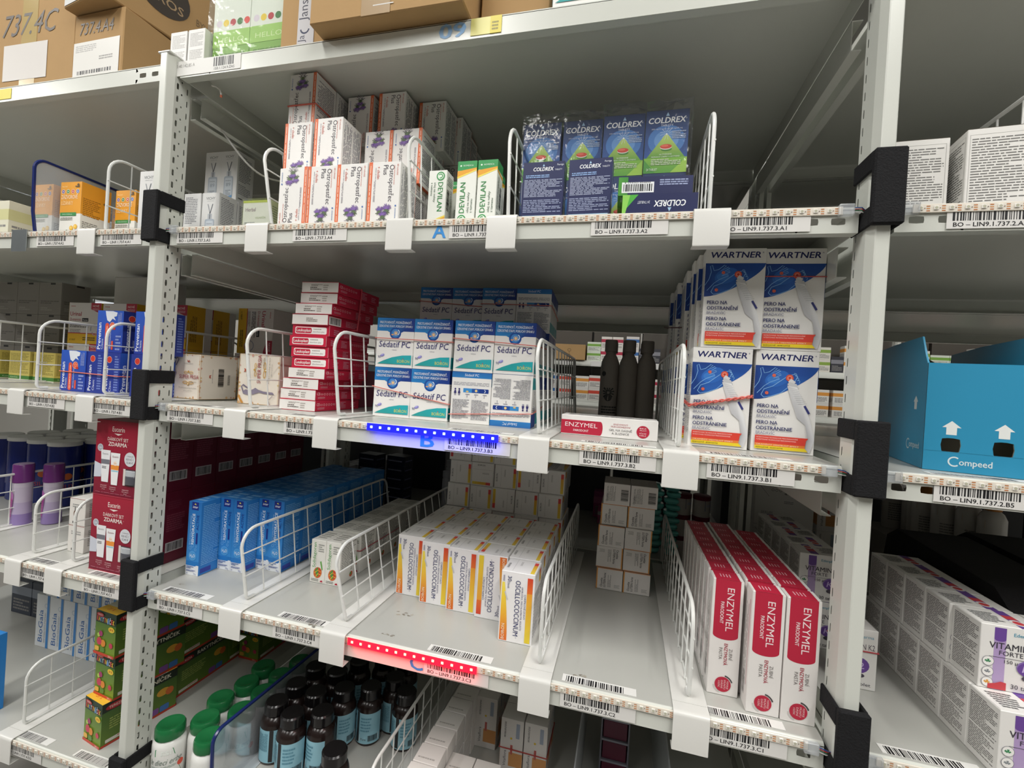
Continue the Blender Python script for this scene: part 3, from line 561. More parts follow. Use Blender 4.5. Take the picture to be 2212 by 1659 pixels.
# --- homoeopathic doses
c = OSCI = Carton(.0605, .060, .124, 'eceae8', name='flu_dose_carton')
def osci_front(f, red='d9402f'):
    w, h = f.w, f.h
    for k in range(8):
        t0, t1 = k / 8, (k + 1) / 8; xa = lambda t: 15.5 - 9.5 * max(0, t - .05) ** 1.5
        y0, y1 = 2 + (h - 22) * t0, 2 + (h - 22) * t1; ca = ['dd6a28', 'e07a2a', 'e4902e', 'e9a433', 'edb637', 'efc53c', 'f0d042', 'f0d850', 'f0dc5c']
        f.poly([(2, y0), (xa(t0), y0), (xa(t1), y1), (2, y1)], ca[k], [ca[k], ca[k], ca[k + 1], ca[k + 1]])
    f.text('BOIRON', 10.5, 4, 5.6, 'f3ead0', w=27, rot=90, anchor='l'); f.disc(5, 19, 1, 'c8302a', n=8)
    f.rect(w - 13, h - 34, w - 3.5, h - 7, 'e2702c', 'd8452f'); f.rect(w - 13, 4, w - 3.5, h - 34, 'e9d03a', 'e8a034')
    f.text('OSCILLOCOCCINUM', 26.5, h - 14, 9, NAVY, w=97, rot=-90, anchor='l'); f.text('®', 32, 9, 2, NAVY)
    f.text('30', 12, h - 8, 7, NAVY, w=9, rot=-90, anchor='l'); f.text('Dávok', 12, h - 18, 4, NAVY, w=12, rot=-90, anchor='l')
    f.text('(HORÚČKA, PRECHLADNUTIE, BOLESTI)', 20, h - 22, 3.1, '4a4a6a', w=76, rot=-90, anchor='l') if False else f.text('(HORÚČKA, PRECHLADNUTIE, BOLESTI)', w - 23, h - 24, 3, '55557a', w=76, rot=-90, anchor='l')
    f.text('CHRÍPKOVÉ STAVY', w - 17.5, h - 36, 3.2, '44446a', w=44, rot=-90, anchor='l')
    f.stroke([(8, h - 36), (13, h - 50)], 2.4, 'c9c9c9'); f.lines(3.5, h - 18, 6.5, h - 7, 3, '6a6a8a', rot=True)
osci_front(c.F); osci_front(c.B)
for f in (c.T, c.U): f.rect(f.w - 10, 3, f.w - 3, f.h - 20, 'ecd24a', 'e8a83a'); f.rect(f.w - 10, f.h - 20, f.w - 3, f.h - 8, 'e2504a'); f.text('BOIRON', 9, 16, 4.4, '44444e', rot=90, anchor='l', w=20); f.lines(26, 30, 30, 48, 2, 'b4b2b0', rot=True); f.rect(18, 4, 18.4, f.h - 4, 'b4b2b0')
for f in (c.L, c.R): f.lines(5, 10, 55, 90, 14, 'a5a3a6', seed=8); f.rect(40, 96, 56, 118, 'e9d03a', 'd9402f')
# --- lutein carton, shown by its end panel
c = OCUV = Carton(.058, .078, .048, 'e4e0dc', name='eye_vitamin_carton', flap=False)
f = c.F; f.rect(0, 0, 2.6, 48, 'dd9a4a'); f.text('Ocuvite', 14, 5, 5.2, '3a3a3e', w=20, rot=90, anchor='l', bold=.03); f.text('LUTEIN forte', 21, 5, 5, '4a4a4e', w=32, rot=90, anchor='l', bold=.02); f.lines(25, 6, 33, 34, 3, 'a9a7a4', rot=True, seed=3); f.lines(40, 6, 52, 14, 3, 'b4b2ae', seed=4); f.rect(0, 46.5, 58, 48, 'd9925a')
f = c.B; f.lines(6, 8, 26, 42, 9, 'a5a3a0', rot=True, seed=3); f.text('Ocuvite', 10, 6, 5, '3a3a3e', w=18, rot=90, anchor='l'); f.barcode(38, 10, 54, 36, rot=True)
c.T.rect(0, 0, 58, 78, '8f8a84')
# --- toothpaste cartons
c = PASTE = Carton(.0435, .033, .176, 'e6e2de', name='toothpaste_carton')
def paste_front(f):
    w, h = f.w, f.h
    f.rect(3.5, h * .52, w - 4.5, h, RED); f.disc(w / 2 - .5, h * .52, (w - 8) / 2, RED, ry=7, n=24)
    f.text('ENZYMEL', w / 2 - 1, h - 12, 10, 'f0e2e2', w=66, rot=-90, anchor='l'); f.text('PARODONT', w / 2 - 9.5, h - 34, 5, 'f0e2e2', w=33, rot=-90, anchor='l', bold=.02)
    f.text('ZUBNÍ', w / 2 + 6, h * .41, 4.8, '77716f', w=17, rot=-90, anchor='l'); f.text('ENZYMOVÁ', w / 2 - 1, h * .45, 5, 'b04a56', w=33, rot=-90, anchor='l', bold=.02); f.text('PASTA', w / 2 - 8, h * .41, 4.8, '77716f', w=18, rot=-90, anchor='l')
    f.arc(w / 2, 17, 13.4, 20, 80, 2, '4a4648'); f.arc(w / 2, 17, 13.4, 190, 250, 2, 'c9c3bf'); f.disc(w / 2, 17, 11.4, RED, n=26)
    for k, t in enumerate(('PODPORUJE', 'IMUNITU', 'DÁSNÍ', 'A SLIZNIC')): f.text(t, w / 2 + 5.4 - 4 * k, 17, 2.6, 'e9cfcf', w=14 - 2 * abs(k - 1), rot=-90)
paste_front(c.F); paste_front(c.B)
f = c.T; f.rect(3.5, 0, 38, 33, RED); [f.rect(12 + 4.4 * k, 10, 13.4 + 4.4 * k, 22, 'e6b8bf') for k in range(4)]; f.rect(38, 0, 42.5, 33, 'eceae6')
for f in (c.L, c.R): f.rect(f.w - 9, 34, f.w - 7.6, 160, 'b8556a'); f.lines(5, 30, 20, 150, 3, 'bcb6b2', rot=True, seed=4); f.barcode(7, 16, 18, 50, col='8a8684', rot=True)
# --- vitamin cartons
VIO = '6a4796'
c = VITK = Carton(.076, .054, .086, 'e6e4e0', name='vitamin_carton')
for f in (c.F, c.B):
    w, h = f.w, f.h; f.rect(15, 0, 28, h - 14, 'b9a4cc', 'ab92c0'); f.rect(15, h - 18, 28, h - 3, VIO); f.disc(21.5, h - 18, 6.5, VIO, ry=3.4, n=14)
    f.text('Edenpharma', 52, h - 12, 4.4, '4f9ab4', w=32, bold=.02); f.text('VITAMIN K2', 40, h - 31, 8.4, '3a3640', w=60, bold=.01); f.text('FORTE', 34, h - 39, 6, '3a3640', w=26); f.rect(10, h - 42.5, 60, h - 42, '4a464e'); f.text('150 µg', 36, h - 49, 4.6, '3a3640', w=18)
    for k, q in enumerate(('3f8a5a', '8a8f92', 'd99a3a')): f.disc(9.5, h - 49 - 14 * k, 6.6, '8a8890', n=18); f.disc(9.5, h - 49 - 14 * k, 6, 'eeece8', n=18); f.burst(9.5, h - 51 - 14 * k, 4.6, 3, q, rot=90, spread=150, thin=.9)
    f.disc(55, 34, 15, '8a70b0', ry=11); f.disc(55, 33, 14, VIO, ry=10); f.text('K2', 55, 29, 10, 'c9b6e0', w=18, shear=.2); f.disc(55, 21, 9, '4a4450', ry=4)
    f.poly([(10, 1), (30, 1), (30, 11), (24, 12), (18, 9), (10, 7)], 'c8434a'); f.text('30 tablet', 50, 5, 6, '3a3640', w=30)
f = c.T; f.rect(44, 0, 58, 54, VIO); f.rect(44, 26, 58, 38, 'c8434a'); f.lines(8, 8, 36, 42, 7, '6a6a6a', seed=4); f.disc(51, 16, 9, 'e6e4e0'); f.disc(51, 16, 6, 'c8434a')
for f in (c.L, c.R): f.lines(4, 42, 50, 81, 16, '6f6d6c', fill=.5, seed=6); f.lines(4, 8, 47, 40, 13, '767473', fill=.5, seed=7)
c = VITKT = Carton(.05, .05, .096, 'e4e2de', name='vitamin_carton')
f = c.F; f.text('VITAMIN K2', 24, 64, 9, '3a3640', w=44); f.text('Edenpharma', 26, 82, 5, '4f9ab4', w=36); f.disc(24, 38, 16, VIO, ry=13); f.text('K2', 24, 33, 10, 'c9b6e0', w=18); f.disc(24, 22, 10, '4a4450', ry=4); f.text('30 tablet', 26, 6, 5, '3a3640', w=34)
# --- gift set with window
c = GIFT = Carton(.118, .062, .1605, '8f1a30', name='gift_set_carton', flap=False)
f = c.F; w, h = f.w, f.h; f.rect(0, 0, w, h, '7c1830', 'a52038'); CR = 'eee2dc'
f.text('Eucerin', 62, h - 23, 10.5, CR, w=34, bold=.012); f.poly([(50, h - 27), (74, h - 27), (62, h - 31)], CR); f.text('DÁRKOVÝ SET', 62, h - 43, 7.2, CR, w=58); f.text('ZDARMA', 62, h - 54, 8.4, CR, w=52, bold=.04); f.text('*', 91, h - 50, 3, CR)
f.disc(14, h - 60, 8, 'cfd2d8'); f.disc(14, h - 60, 6.6, 'a9aeb8'); f.text('24h', 14, h - 62, 4, 'eceef2')
f.poly([(0, h - 90), (22, h - 96), (20, h - 122), (0, h - 124)], 'cbcfda')
f.poly([(17, h - 64), (44, h - 64), (41, h - 132), (22, h - 132)], 'e8e8ea'); f.rect(18.5, h - 94, 42.5, h - 84, '75757e'); f.text('Eucerin', 30, h - 74, 4, '6a6a70', w=16); f.lines(22, h - 104, 34, h - 98, 2, '5a5a60')
f.poly([(45, h - 68), (72, h - 68), (67, h - 136), (50, h - 136)], 'ececec'); f.poly([(47, h - 94), (70.4, h - 94), (69, h - 104), (48, h - 104)], 'e9913a'); f.rect(49, h - 108, 68, h - 105, '9accdc'); f.disc(59, h - 90, 5, 'f2e6d8'); f.text('50+', 59, h - 92, 4, 'd98a3a', w=7); f.text('Eucerin', 59, h - 78, 4, '8a4a50', w=16)
f.disc(99, h - 78, 15, 'd6d8dc', n=28); [f.text(t, 99, h - y, z, '4c4c58', w=q) for t, y, z, q in (('V HODNOTĚ', 73, 2.6, 18), ('820 KČ /', 80, 4, 20), ('32,40 €', 87, 4, 18))]
for k, (x, t) in enumerate(((30, 'OMLAZUJÍCÍ'), (56, 'OCHRANA'), (92, 'DENNÍ KRÉM'))): f.text(t, x, 20 - 2 * k, 2.6, 'dcb4b8', w=18); f.text('PROTI VRÁSKÁM', x, 16 - 2 * k, 2.2, 'dcb4b8', w=18); f.text(('7 ml', '5 ml', '50 ml')[k], x, 12 - 2 * k, 2.6, 'dcb4b8', w=8)
f.rect(0, 0, w, 1, 'c84a5a'); f.lines(8, 5, 110, 8, 1, 'b4687a', fill=.3)
f.rect(84, 27, 118, 62, '4a3c40'); f.rect(84, 27, 90, 62, 'd8d2cc')                    # opening; the jar behind it is added as a part
def gift_side(f): f.rect(0, 0, f.w, f.h, '5e1528'); f.lines(8, 70, 50, 110, 8, '7c3a48', seed=2); f.rect(8, 24, 50, 46, 'bdb8b8'); f.barcode(10, 26, 48, 44); f.lines(10, 120, 40, 140, 4, '6c2a3a')
gift_side(c.L); gift_side(c.R); c.T.rect(0, 0, 118, 62, '96283c'); c.B.rect(0, 0, 118, 160, '5e1528')
# --- urinary
c = URIN = Carton(.125, .075, .117, 'e3dfdb', name='urinary_care_carton')
def urin_face(f, ys='e3b52c'):
    w, h = f.w, f.h; f.rect(0, 0, w, h * .24, ys); f.rect(0, h * .24, w, h * .26, 'b8253f'); f.text('Urinal', 28, h - 38, 12, 'b8364a', w=44, bold=.02); f.text('D-manosa', 28, h - 52, 8, 'c0505e', w=42); f.rr(54, h - 54, 78, h - 44, 1, '2a2a30'); f.text('Forte', 66, h - 52, 5.4, 'eeeeee', w=18)
    f.poly([(w - 38, h), (w - 38, h - 18), (w - 8, h - 28), (w, h - 28), (w, h)], 'bb3348'); f.text('NOVÉ', w - 20, h - 12, 6, 'f0dcdc', w=24, bold=.03); f.lines(w - 32, h - 22, w - 6, h - 15, 2, 'e6b0b8'); f.lines(8, h - 12, 26, h - 9, 1, 'c0505e')
    f.lines(8, h - 72, 80, h - 58, 3, '7a7878', seed=3); f.lines(8, 30, 50, h - 76, 3, 'a9a5a2', seed=4); f.arc(w - 22, 42, 14, 20, 200, 2.4, '9aa2b4'); f.arc(w - 20, 34, 9, 180, 380, 2.6, 'c9a0a8'); f.text('20 TABLET', 20, 8, 5, '6a5a20', w=24); f.lines(60, 8, 108, 20, 2, '7a6420')
urin_face(c.F); urin_face(c.B)
for f in (c.L, c.R): f.rect(0, 0, f.w, f.h, 'd7a92a'); f.lines(10, 20, 30, 90, 4, '8a6a1c', rot=True); f.rect(f.w - 22, 0, f.w, f.h, 'ddd9d5')
# --- enzyme tablets, blue
c = PREV = Carton(.078, .05, .094, '2c4fae', name='lozenge_carton')
for f in (c.F, c.B):
    w, h = f.w, f.h; f.rect(0, 0, w, h, '2a3f9c', '2f5cc0'); f.text('Preventan', 12.5, 6, 9.6, 'e8ecf4', w=60, rot=90, anchor='l', bold=.03); f.text('Clasic', 20.5, 6, 6, 'd8dff0', w=24, rot=90, anchor='l')
    f.rr(25, 2, 36, 66, 5, 'e0573a'); f.lines(29, 6, 32, 60, 1, 'f6c8b4', rot=True, fill=.7); f.disc(46, 60, 8.4, 'e8c0a8'); f.disc(46, 60, 7.4, 'd8402e'); f.burst(46, 60, 7, 8, 'ee8a6a', thin=.7); f.disc(52, 54, 4, 'c8382a', ry=3)
    f.poly([(24, 93), (46, 93), (60, 90), (58, 82), (50, 80), (56, 72), (46, 76), (38, 68), (30, 72), (26, 84)], 'dfe4ec'); f.lines(40, 8, 44, 52, 2, 'a9b6e0', rot=True); f.rr(46, 6, 51, 26, 2, 'e0573a'); f.lines(58, 4, 74, 40, 5, '8a9cd8', seed=3); f.lines(62, 60, 74, 90, 5, '8a9cd8', rot=True)
for f in (c.L, c.R): f.rect(0, 0, f.w, f.h, '283a92'); f.text('Preventan', 15, 5, 9, 'e8ecf4', w=58, rot=90, anchor='l', bold=.03); f.text('Clasic', 26, 6, 6, 'd8dff0', w=24, rot=90, anchor='l'); f.disc(18, 78, 7.6, 'e8c0a8'); f.disc(18, 78, 6.8, 'cf3c2e'); f.lines(34, 8, 46, 88, 14, '7488cc', seed=5)
c.T.rect(0, 0, 78, 50, '2c4fae')
# --- yellow-green and grey stock
c = YELG = Carton(.085, .07, .085, 'd8c66a', name='herbal_carton')
for f in (c.F, c.B, c.L, c.R): f.rect(0, 4, f.w, 14, '4f8a3f'); f.rect(0, 0, f.w, 4, 'dcd8c4'); f.lines(5, 20, f.w - 5, f.h - 6, 17, '8f8238', seed=4, fill=.4); f.text('Kotvičník', 24, 7, 4, 'd8ecc8', w=30)
c = GREY = Carton(.10, .08, .1035, '8f8b86', name='stock_carton')
for f in (c.F, c.R, c.L, c.B): f.lines(8, 34, f.w - 10, 46, 2, '6d6a66', seed=3); f.stroke([(2, 2), (f.w - 2, 2), (f.w - 2, f.h - 2), (2, f.h - 2)], .8, 'b0aca6', closed=True); f.rect(f.w * .5, f.h - 7, f.w * .5 + 22, f.h - 1.5, '2a2a2c'); f.lines(10, 12, 60, 24, 2, 'a9a5a0', seed=5)
c = WBOX = Carton(.14, .1, .12, 'dedcd8', name='stock_carton')
f = c.F; f.barcode(70, 84, 94, 104); [f.arc(42 + 9 * k, 94, 3, 0, 360, .9, '55555a', n=10) for k in range(3)]; f.stroke([(4, 112), (34, 76)], .8, '6a6a6e'); f.lines(70, 60, 92, 68, 2, '9a9a9e'); f.text('SERUM', 30, 30, 7, '9a9a9e')
# --- probiotic drops, BioGaia
c = BIOG = Carton(.052, .05, .15, 'dfe3e6', name='probiotic_carton')
for f in (c.F, c.B, c.L, c.R): f.text('BioGaia', 28, 14, 17, '3f6fae', w=92, rot=90, anchor='l', bold=.02); f.lines(34, 14, 40, 100, 2, 'a9b2bc', rot=True); f.arc(40, 120, 6, 0, 360, 2, 'b9c6d6', n=14)
for f in (c.F, c.R): f.rect(f.w - 9, 0, f.w, f.h, '3a86cc')
# --- children's sweets, plain fruit stand-ins for the cartoon on them
c = RAKY = Carton(.066, .15, .095, '4f7a36', name='gummy_carton')
def raky(f, big=False):
    w, h = f.w, f.h; f.rect(0, 0, w, h, '7f9a2e', '3f6a34'); f.rect(0, h - 26, w, h, '243a2a')
    rnd = random.Random(5); t = 'RAKYTNÍČEK'; tw = min(w - 6, 90)
    for k, ch in enumerate(t): f.text(ch, (w - tw) / 2 + tw * (k + .5) / len(t), h - 23 + rnd.uniform(-1, 1), 10, ('d8483c', 'e9c23c', '6a9ad0', 'cfe0ea')[k % 4], w=tw / len(t) * .85, bold=.05)
    f.disc(16, h - 8, 12, 'a8242c', ry=4.6); f.text('TEREZIA', 16, h - 9.6, 3.6, 'f0dcd0', w=16); f.disc(w - 12, h - 34, 10, 'e9c83c', ry=6); f.text('20 %', w - 12, h - 36, 4.4, 'b8302c', w=12, bold=.04)
    for k in range(int(w / 9)): f.disc(6 + rnd.random() * (w - 12), 24 + rnd.random() * 24, rnd.uniform(4, 8), rnd.choice(('e08a34', 'c83f5a', 'e8c84a', 'd8603a', 'b8d060', 'a23a6a')), n=12)
    f.rect(0, 0, w, 6, 'c8422c'); f.text('200 g', w - 12, 1, 4, 'f0dcd0', w=12); f.rr(4, 8, 18, 18, 3, 'e8b44a'); f.rr(22, 8, 36, 18, 3, '5f8a3c')
raky(c.F); raky(c.B)
for f in (c.L, c.R):
    f.rect(0, 0, f.w, f.h, '5f7a26', '3a5a2a'); f.rect(0, f.h - 20, f.w, f.h, '1f2a20'); f.disc(26, f.h - 12, 20, 'a8242c', ry=6.4); f.text('TEREZIA', 26, f.h - 14.5, 5.4, 'f0dcd0', w=28); f.text('RAKYTNÍČEK', 96, f.h - 15, 9, 'd8d4c0', w=80, bold=.05)
    f.rect(0, 0, f.w, 5, 'b83a28'); f.rr(8, 7, 60, 14, 1, 'd8d4c8'); f.lines(30, 10, 58, 13, 1, 'b83a28'); f.disc(120, 52, 14, 'd09a34', ry=9); f.disc(134, 48, 9, 'c8642e'); f.rr(92, 6, 112, 20, 3, '7a4a90'); f.rr(114, 6, 134, 20, 3, '3f6fae'); f.lines(14, 34, 80, 60, 5, '8fa050', seed=4)
c.T.rect(0, 0, 66, 150, 'dcdccc'); c.T.rect(0, 0, 66, 22, 'e9b83a'); c.T.rect(0, 128, 66, 150, 'e9b83a'); c.T.text('20 %', 30, 8, 8, 'c83a2c', w=20)
# --- small white cartons of bay D and others
c = SMALL = Carton(.05, .044, .03, 'dedad5', name='small_carton', flap=False)
c.T.lines(6, 8, 40, 14, 1, 'b0aca6'); c.F.lines(4, 6, 44, 22, 3, 'a8a4a0'); 
c = MIDW = Carton(.05, .05, .115, 'd9d5d0', name='capsule_carton')
for f in (c.F, c.R, c.L): f.rect(20, 14, f.w, 44, 'c89058'); f.text('Vitaflora', 14, 12, 6, '4a464a', w=34, rot=90, anchor='l'); f.lines(8, 74, 12, 108, 2, '6a6a6a', rot=True); f.rr(34, 76, 42, 108, 1, '9aa4b4'); f.rect(23, 40, 28, 60, 'b8605a'); f.disc(24, 74, 2.4, 'd8b83a')
c = ULP = Carton(.05, .075, .062, 'e0dcd6', name='dropper_carton')
c.F.rect(12, 4, 26, 9, '2a2a2c'); c.F.lines(10, 40, 40, 50, 2, '9a9a98'); c.F.disc(18, 26, 4, '6a4a34', ry=8); c.F.rect(17, 33, 19, 42, '2a2a2c'); c.F.rect(0, 61, 50, 62, '9a4a44')
for f in (c.R, c.L): f.lines(8, 14, 66, 52, 9, '9a9894', seed=4)
c = DARKB = Carton(.07, .055, .03, '1d2036', name='stock_carton', flap=False)
c.F.rect(6, 12, 60, 16, '8c90a6'); c.R.rect(6, 12, 46, 16, '6c7090')
c = TALLW = Carton(.04, .05, .13, 'cfcfd2', name='stock_carton', flap=False)
c.T.rect(4, 4, 36, 46, '9a9aa4'); c.F.lines(6, 20, 34, 110, 12, 'b0b0b6')
c = JUICE = Carton(.09, .05, .15, '7fae4a', name='juice_pouch_pack')
for f in (c.F, c.R, c.L): f.rect(0, f.h * .5, f.w, f.h, 'dfe6d8'); [f.disc(14 + 17 * k, f.h * .55 + 8, 7, q) for k, q in enumerate(('d8d0d8', 'e4c83a', 'b4343a', '3f7a3a', 'd8483a')) if 14 + 17 * k < f.w - 6]; f.rect(0, f.h * .28, f.w, f.h * .5, '9cc862'); f.text('HELLO', f.w / 2, f.h * .34, 10, 'cfe6a8', w=f.w * .7); f.lines(10, 12, f.w - 10, 30, 3, '5f8a34')
def mini(name, col, c2, w=.06, d=.05, h=.07, seed=1):
    k = Carton(w, d, h, col, name=name, flap=False)
    for f in (k.F, k.L, k.R): f.rect(0, f.h * .55, f.w, f.h * .8, c2); f.lines(f.w * .1, f.h * .1, f.w * .9, f.h * .45, 4, '8c8a88', seed=seed)
    return k

# ------------------------------------------------------------------ room shell
def plain(name, x0, y0, z0, x1, y1, z1, mt, col='ffffff'):
    b = MB(); b.box(x0, y0, z0, x1, y1, z1, col); return struct(b.build(name, [mt]))
M_FLOOR = mat('grey_floor', .45, .4, noise=.06, nscale=3, col='8a8781')
M_WALL = mat('white_wall', .8, .3, noise=.02, nscale=5, col='cfcdc6')
M_DARK = mat('grey_wall', .8, .3, noise=.02, nscale=5, col='4c4a46')
M_CEIL = mat('white_ceiling', .85, .2, noise=.02, nscale=5, col='8a8a86')
X0, X1, Y0, Y1 = -8.4, 6.0, -3.6, 3.4
plain('floor', X0, Y0, -.1, X1, Y1, 0, M_FLOOR)
plain('ceiling', X0, Y0, CEIL, X1, Y1, CEIL + .1, M_CEIL)
plain('wall_front', X0, Y0 - .1, 0, X1, Y0, CEIL, M_DARK)
plain('wall_left', X0 - .1, Y0, 0, X0, Y1, CEIL, M_WALL)
plain('wall_right', X1, Y0, 0, X1 + .1, Y1, CEIL, M_WALL)
WX0, WX1, WZ0, WZ1 = -8.0, -4.3, 1.5, 3.55
b = MB(); b.box(X0, Y1, 0, WX0, Y1 + .12, CEIL, 'ffffff'); b.box(WX1, Y1, 0, X1, Y1 + .12, CEIL, 'ffffff'); b.box(WX0, Y1, 0, WX1, Y1 + .12, WZ0, 'ffffff'); b.box(WX0, Y1, WZ1, WX1, Y1 + .12, CEIL, 'ffffff')
struct(b.build('wall_back', [M_WALL]))
b = MB()
for x in (WX0, (WX0 + WX1) / 2 - .03, WX1 - .06): b.box(x, Y1 + .04, WZ0, x + .06, Y1 + .1, WZ1, 'd8d8d4')
for z in (WZ0, WZ1 - .06): b.box(WX0, Y1 + .04, z, WX1, Y1 + .1, z + .06, 'd8d8d4')
struct(b.build('window_1', [M_MATTE]))
b = MB(); n = 46
for k in range(n):
    z = WZ0 + .03 + (WZ1 - WZ0 - .06) * k / (n - 1)
    b.mesh([(WX0 - .05, Y1 - .05, z + .012), (WX1 + .05, Y1 - .05, z + .012), (WX1 + .05, Y1 - .01, z - .014), (WX0 - .05, Y1 - .01, z - .014),
            (WX0 - .05, Y1 - .05, z + .0135), (WX1 + .05, Y1 - .05, z + .0135), (WX1 + .05, Y1 - .01, z - .0125), (WX0 - .05, Y1 - .01, z - .0125)],
           [(0, 1, 2, 3), (7, 6, 5, 4), (0, 4, 5, 1), (2, 6, 7, 3)], 'e8e8e6')
b.box(WX0 - .06, Y1 - .06, WZ1, WX1 + .06, Y1 - .001, WZ1 + .04, 'e4e4e0')
tag(b.build('window_blind', [M_MATTE]), 'white slatted blind over the bright window at far left', 'blind')
for i, (x, y) in enumerate(LIGHTS):
    t = empty('ceiling_light', (x, y, CEIL))
    tag(t, 'white linear ceiling luminaire, ' + ('row above the near aisle', 'row furthest behind the viewer', 'row above the far aisle')[i // 5] + ', ' + cname(i % 5, 5), 'ceiling light', 'ceiling luminaires')
    b = MB(); b.box(-.15, -.7, -.06, .15, .7, -.001, 'e8e8e4', b=.004); b.build('housing', [M_MATTE], t)
    b = MB(); b.box(-.13, -.66, -.068, .13, .66, -.061, 'f4f4f0', b=.002); b.build('diffuser', [M_TUBE], t)

# ------------------------------------------------------------------ rack
def holes(mb, P, cells, u0, u1, v0, v1, col):
    """panel u0..u1 x v0..v1 with one rounded hole per (cu, cv, ru, rv); one cell per hole along v; P maps (u, v)"""
    cells = sorted(cells, key=lambda c: c[1]); v = v0
    for k, (cu, cv, ru, rv) in enumerate(cells):
        ve = v1 if k == len(cells) - 1 else (cv + cells[k + 1][1]) / 2
        hu0, hu1, hv0, hv1 = u0, u1, v, ve; pts = []
        angs = sorted([math.atan2(b_ - cv, a_ - cu) % (2 * math.pi) for a_ in (hu0, hu1) for b_ in (hv0, hv1)] + [math.pi * q / 4 for q in range(8)])
        for a in angs:
            c_, s_ = math.cos(a), math.sin(a)
            t = min((((hu1 if c_ > 0 else hu0) - cu) / c_) if abs(c_) > 1e-9 else 1e9, (((hv1 if s_ > 0 else hv0) - cv) / s_) if abs(s_) > 1e-9 else 1e9)
            e = lambda q: math.copysign(min(1, abs(q) * 1.25), q)
            pts.append((P(cu + c_ * t, cv + s_ * t), P(cu + ru * e(c_), cv + rv * e(s_))))
        n = len(pts); V = [p for q in pts for p in q]
        mb.mesh(V, [(2 * i, 2 * ((i + 1) % n), 2 * ((i + 1) % n) + 1, 2 * i + 1) for i in range(n)], col); v = ve
STEEL = 'd0d2ca'; PAN = 'b2b2ac'
def post(xm, y0, fd, z1, label, low=.55, plainside=0):
    """slotted upright; y0 its front, fd +1 when the front looks at the camera"""
    t = empty('rack_upright', (xm, y0, 0)); tag(t, label, 'upright', 'rack uprights')
    hw = .0135; Y = lambda y: y * fd
    pf = [(hw, .047), (hw, .014), (.0085, .001), (.0072, 0), (-.0072, 0), (-.0085, .001), (-hw, .014), (-hw, .047)]
    b = MB()
    for (xa, ya), (xb, yb) in zip(pf[1:-1], pf[2:-1]):
        b.mesh([(xa, Y(ya), .01), (xb, Y(yb), .01), (xb, Y(yb), z1), (xa, Y(ya), z1)], [(0, 1, 2, 3)], STEEL)
    for sx in (-1, 1):
        x = hw * sx; P = lambda u, v: (x, Y(u), v)
        b.mesh([P(.014, .01), P(.016, .01), P(.016, z1), P(.014, z1)], [(0, 1, 2, 3)], STEEL)
        zs = [low + .01 + .0245 * k for k in range(int((z1 - low - .02) / .0245))]
        b.mesh([P(.016, .01), P(.047, .01), P(.047, low), P(.016, low)], [(0, 1, 2, 3)], STEEL)
        if sx == plainside: b.mesh([P(.016, low), P(.033, low), P(.033, z1), P(.016, z1)], [(0, 1, 2, 3)], STEEL)
        else:
            holes(b, P, [(.0205, z, .0021, .0060) for z in zs], .016, .025, low, z1, STEEL)
            holes(b, P, [(.0290, z + .0122, .0014, .0018) for z in zs], .025, .033, low, z1, STEEL)
        holes(b, P, [(.0405, z, .0011, .0060) for z in zs], .037, .044, low, z1, STEEL)
        b.mesh([P(.033, low), P(.037, low), P(.037, z1), P(.033, z1)], [(0, 1, 2, 3)], STEEL)
        b.mesh([P(.044, low), P(.047, low), P(.047, z1), P(.044, z1)], [(0, 1, 2, 3)], STEEL)
        b.mesh([P(.047, .01), (x - sx * .010, Y(.047), .01), (x - sx * .010, Y(.047), z1), P(.047, z1)], [(0, 1, 2, 3)], STEEL)
    b.build('post_profile', [M_STEEL], t)
    b = MB(); b.box(-.03, Y(-.01) if fd > 0 else Y(.055), .0005, .03, Y(.055) if fd > 0 else Y(-.01), .01, '55575a', b=.001); b.build('foot_plate', [M_MATTE], t)
    b = MB(); b.box(-hw - .001, min(Y(-.001), Y(.048)), z1, hw + .001, max(Y(-.001), Y(.048)), z1 + .004, 'd5d5d1', b=.001); b.build('end_cap', [M_STEEL], t)
    return t
def beam(x, y0, y1, z, label):
    b = MB(); b.box(-.006, 0, -.045, -.0045, y1 - y0, 0, STEEL); b.box(-.0045, 0, -.0015, .008, y1 - y0, 0, STEEL); b.box(-.0045, 0, -.045, .008, y1 - y0, -.0435, STEEL)
    o = b.build('side_beam', [M_STEEL]); o.location = (x, y0, z); return tag(o, label, 'rack beam', 'rack side beams')
def guard(xm, z, side, label):
    """black foam corner guard hooked round the upright; arms on both sides"""
    b = MB(); hw = .0142; H = .098; Y = -.029
    b.box(-hw - .004, Y, 0, hw + .004, Y + .0095, H, '1b1b1d', b=.002)
    for sx in (-1, 1):
        xa, xb = (hw, hw + .004) if sx > 0 else (-hw - .004, -hw)
        for z0, z1 in ((0, .026), (H - .026, H)): b.box(xa, Y + .009, z0, xb, .030, z1, '1b1b1d', b=.0015)
    o = b.build('foam_corner_guard', [M_FOAM]); o.location = (xm, 0, z - .06); return tag(o, label, 'corner guard', 'foam guards on the uprights')

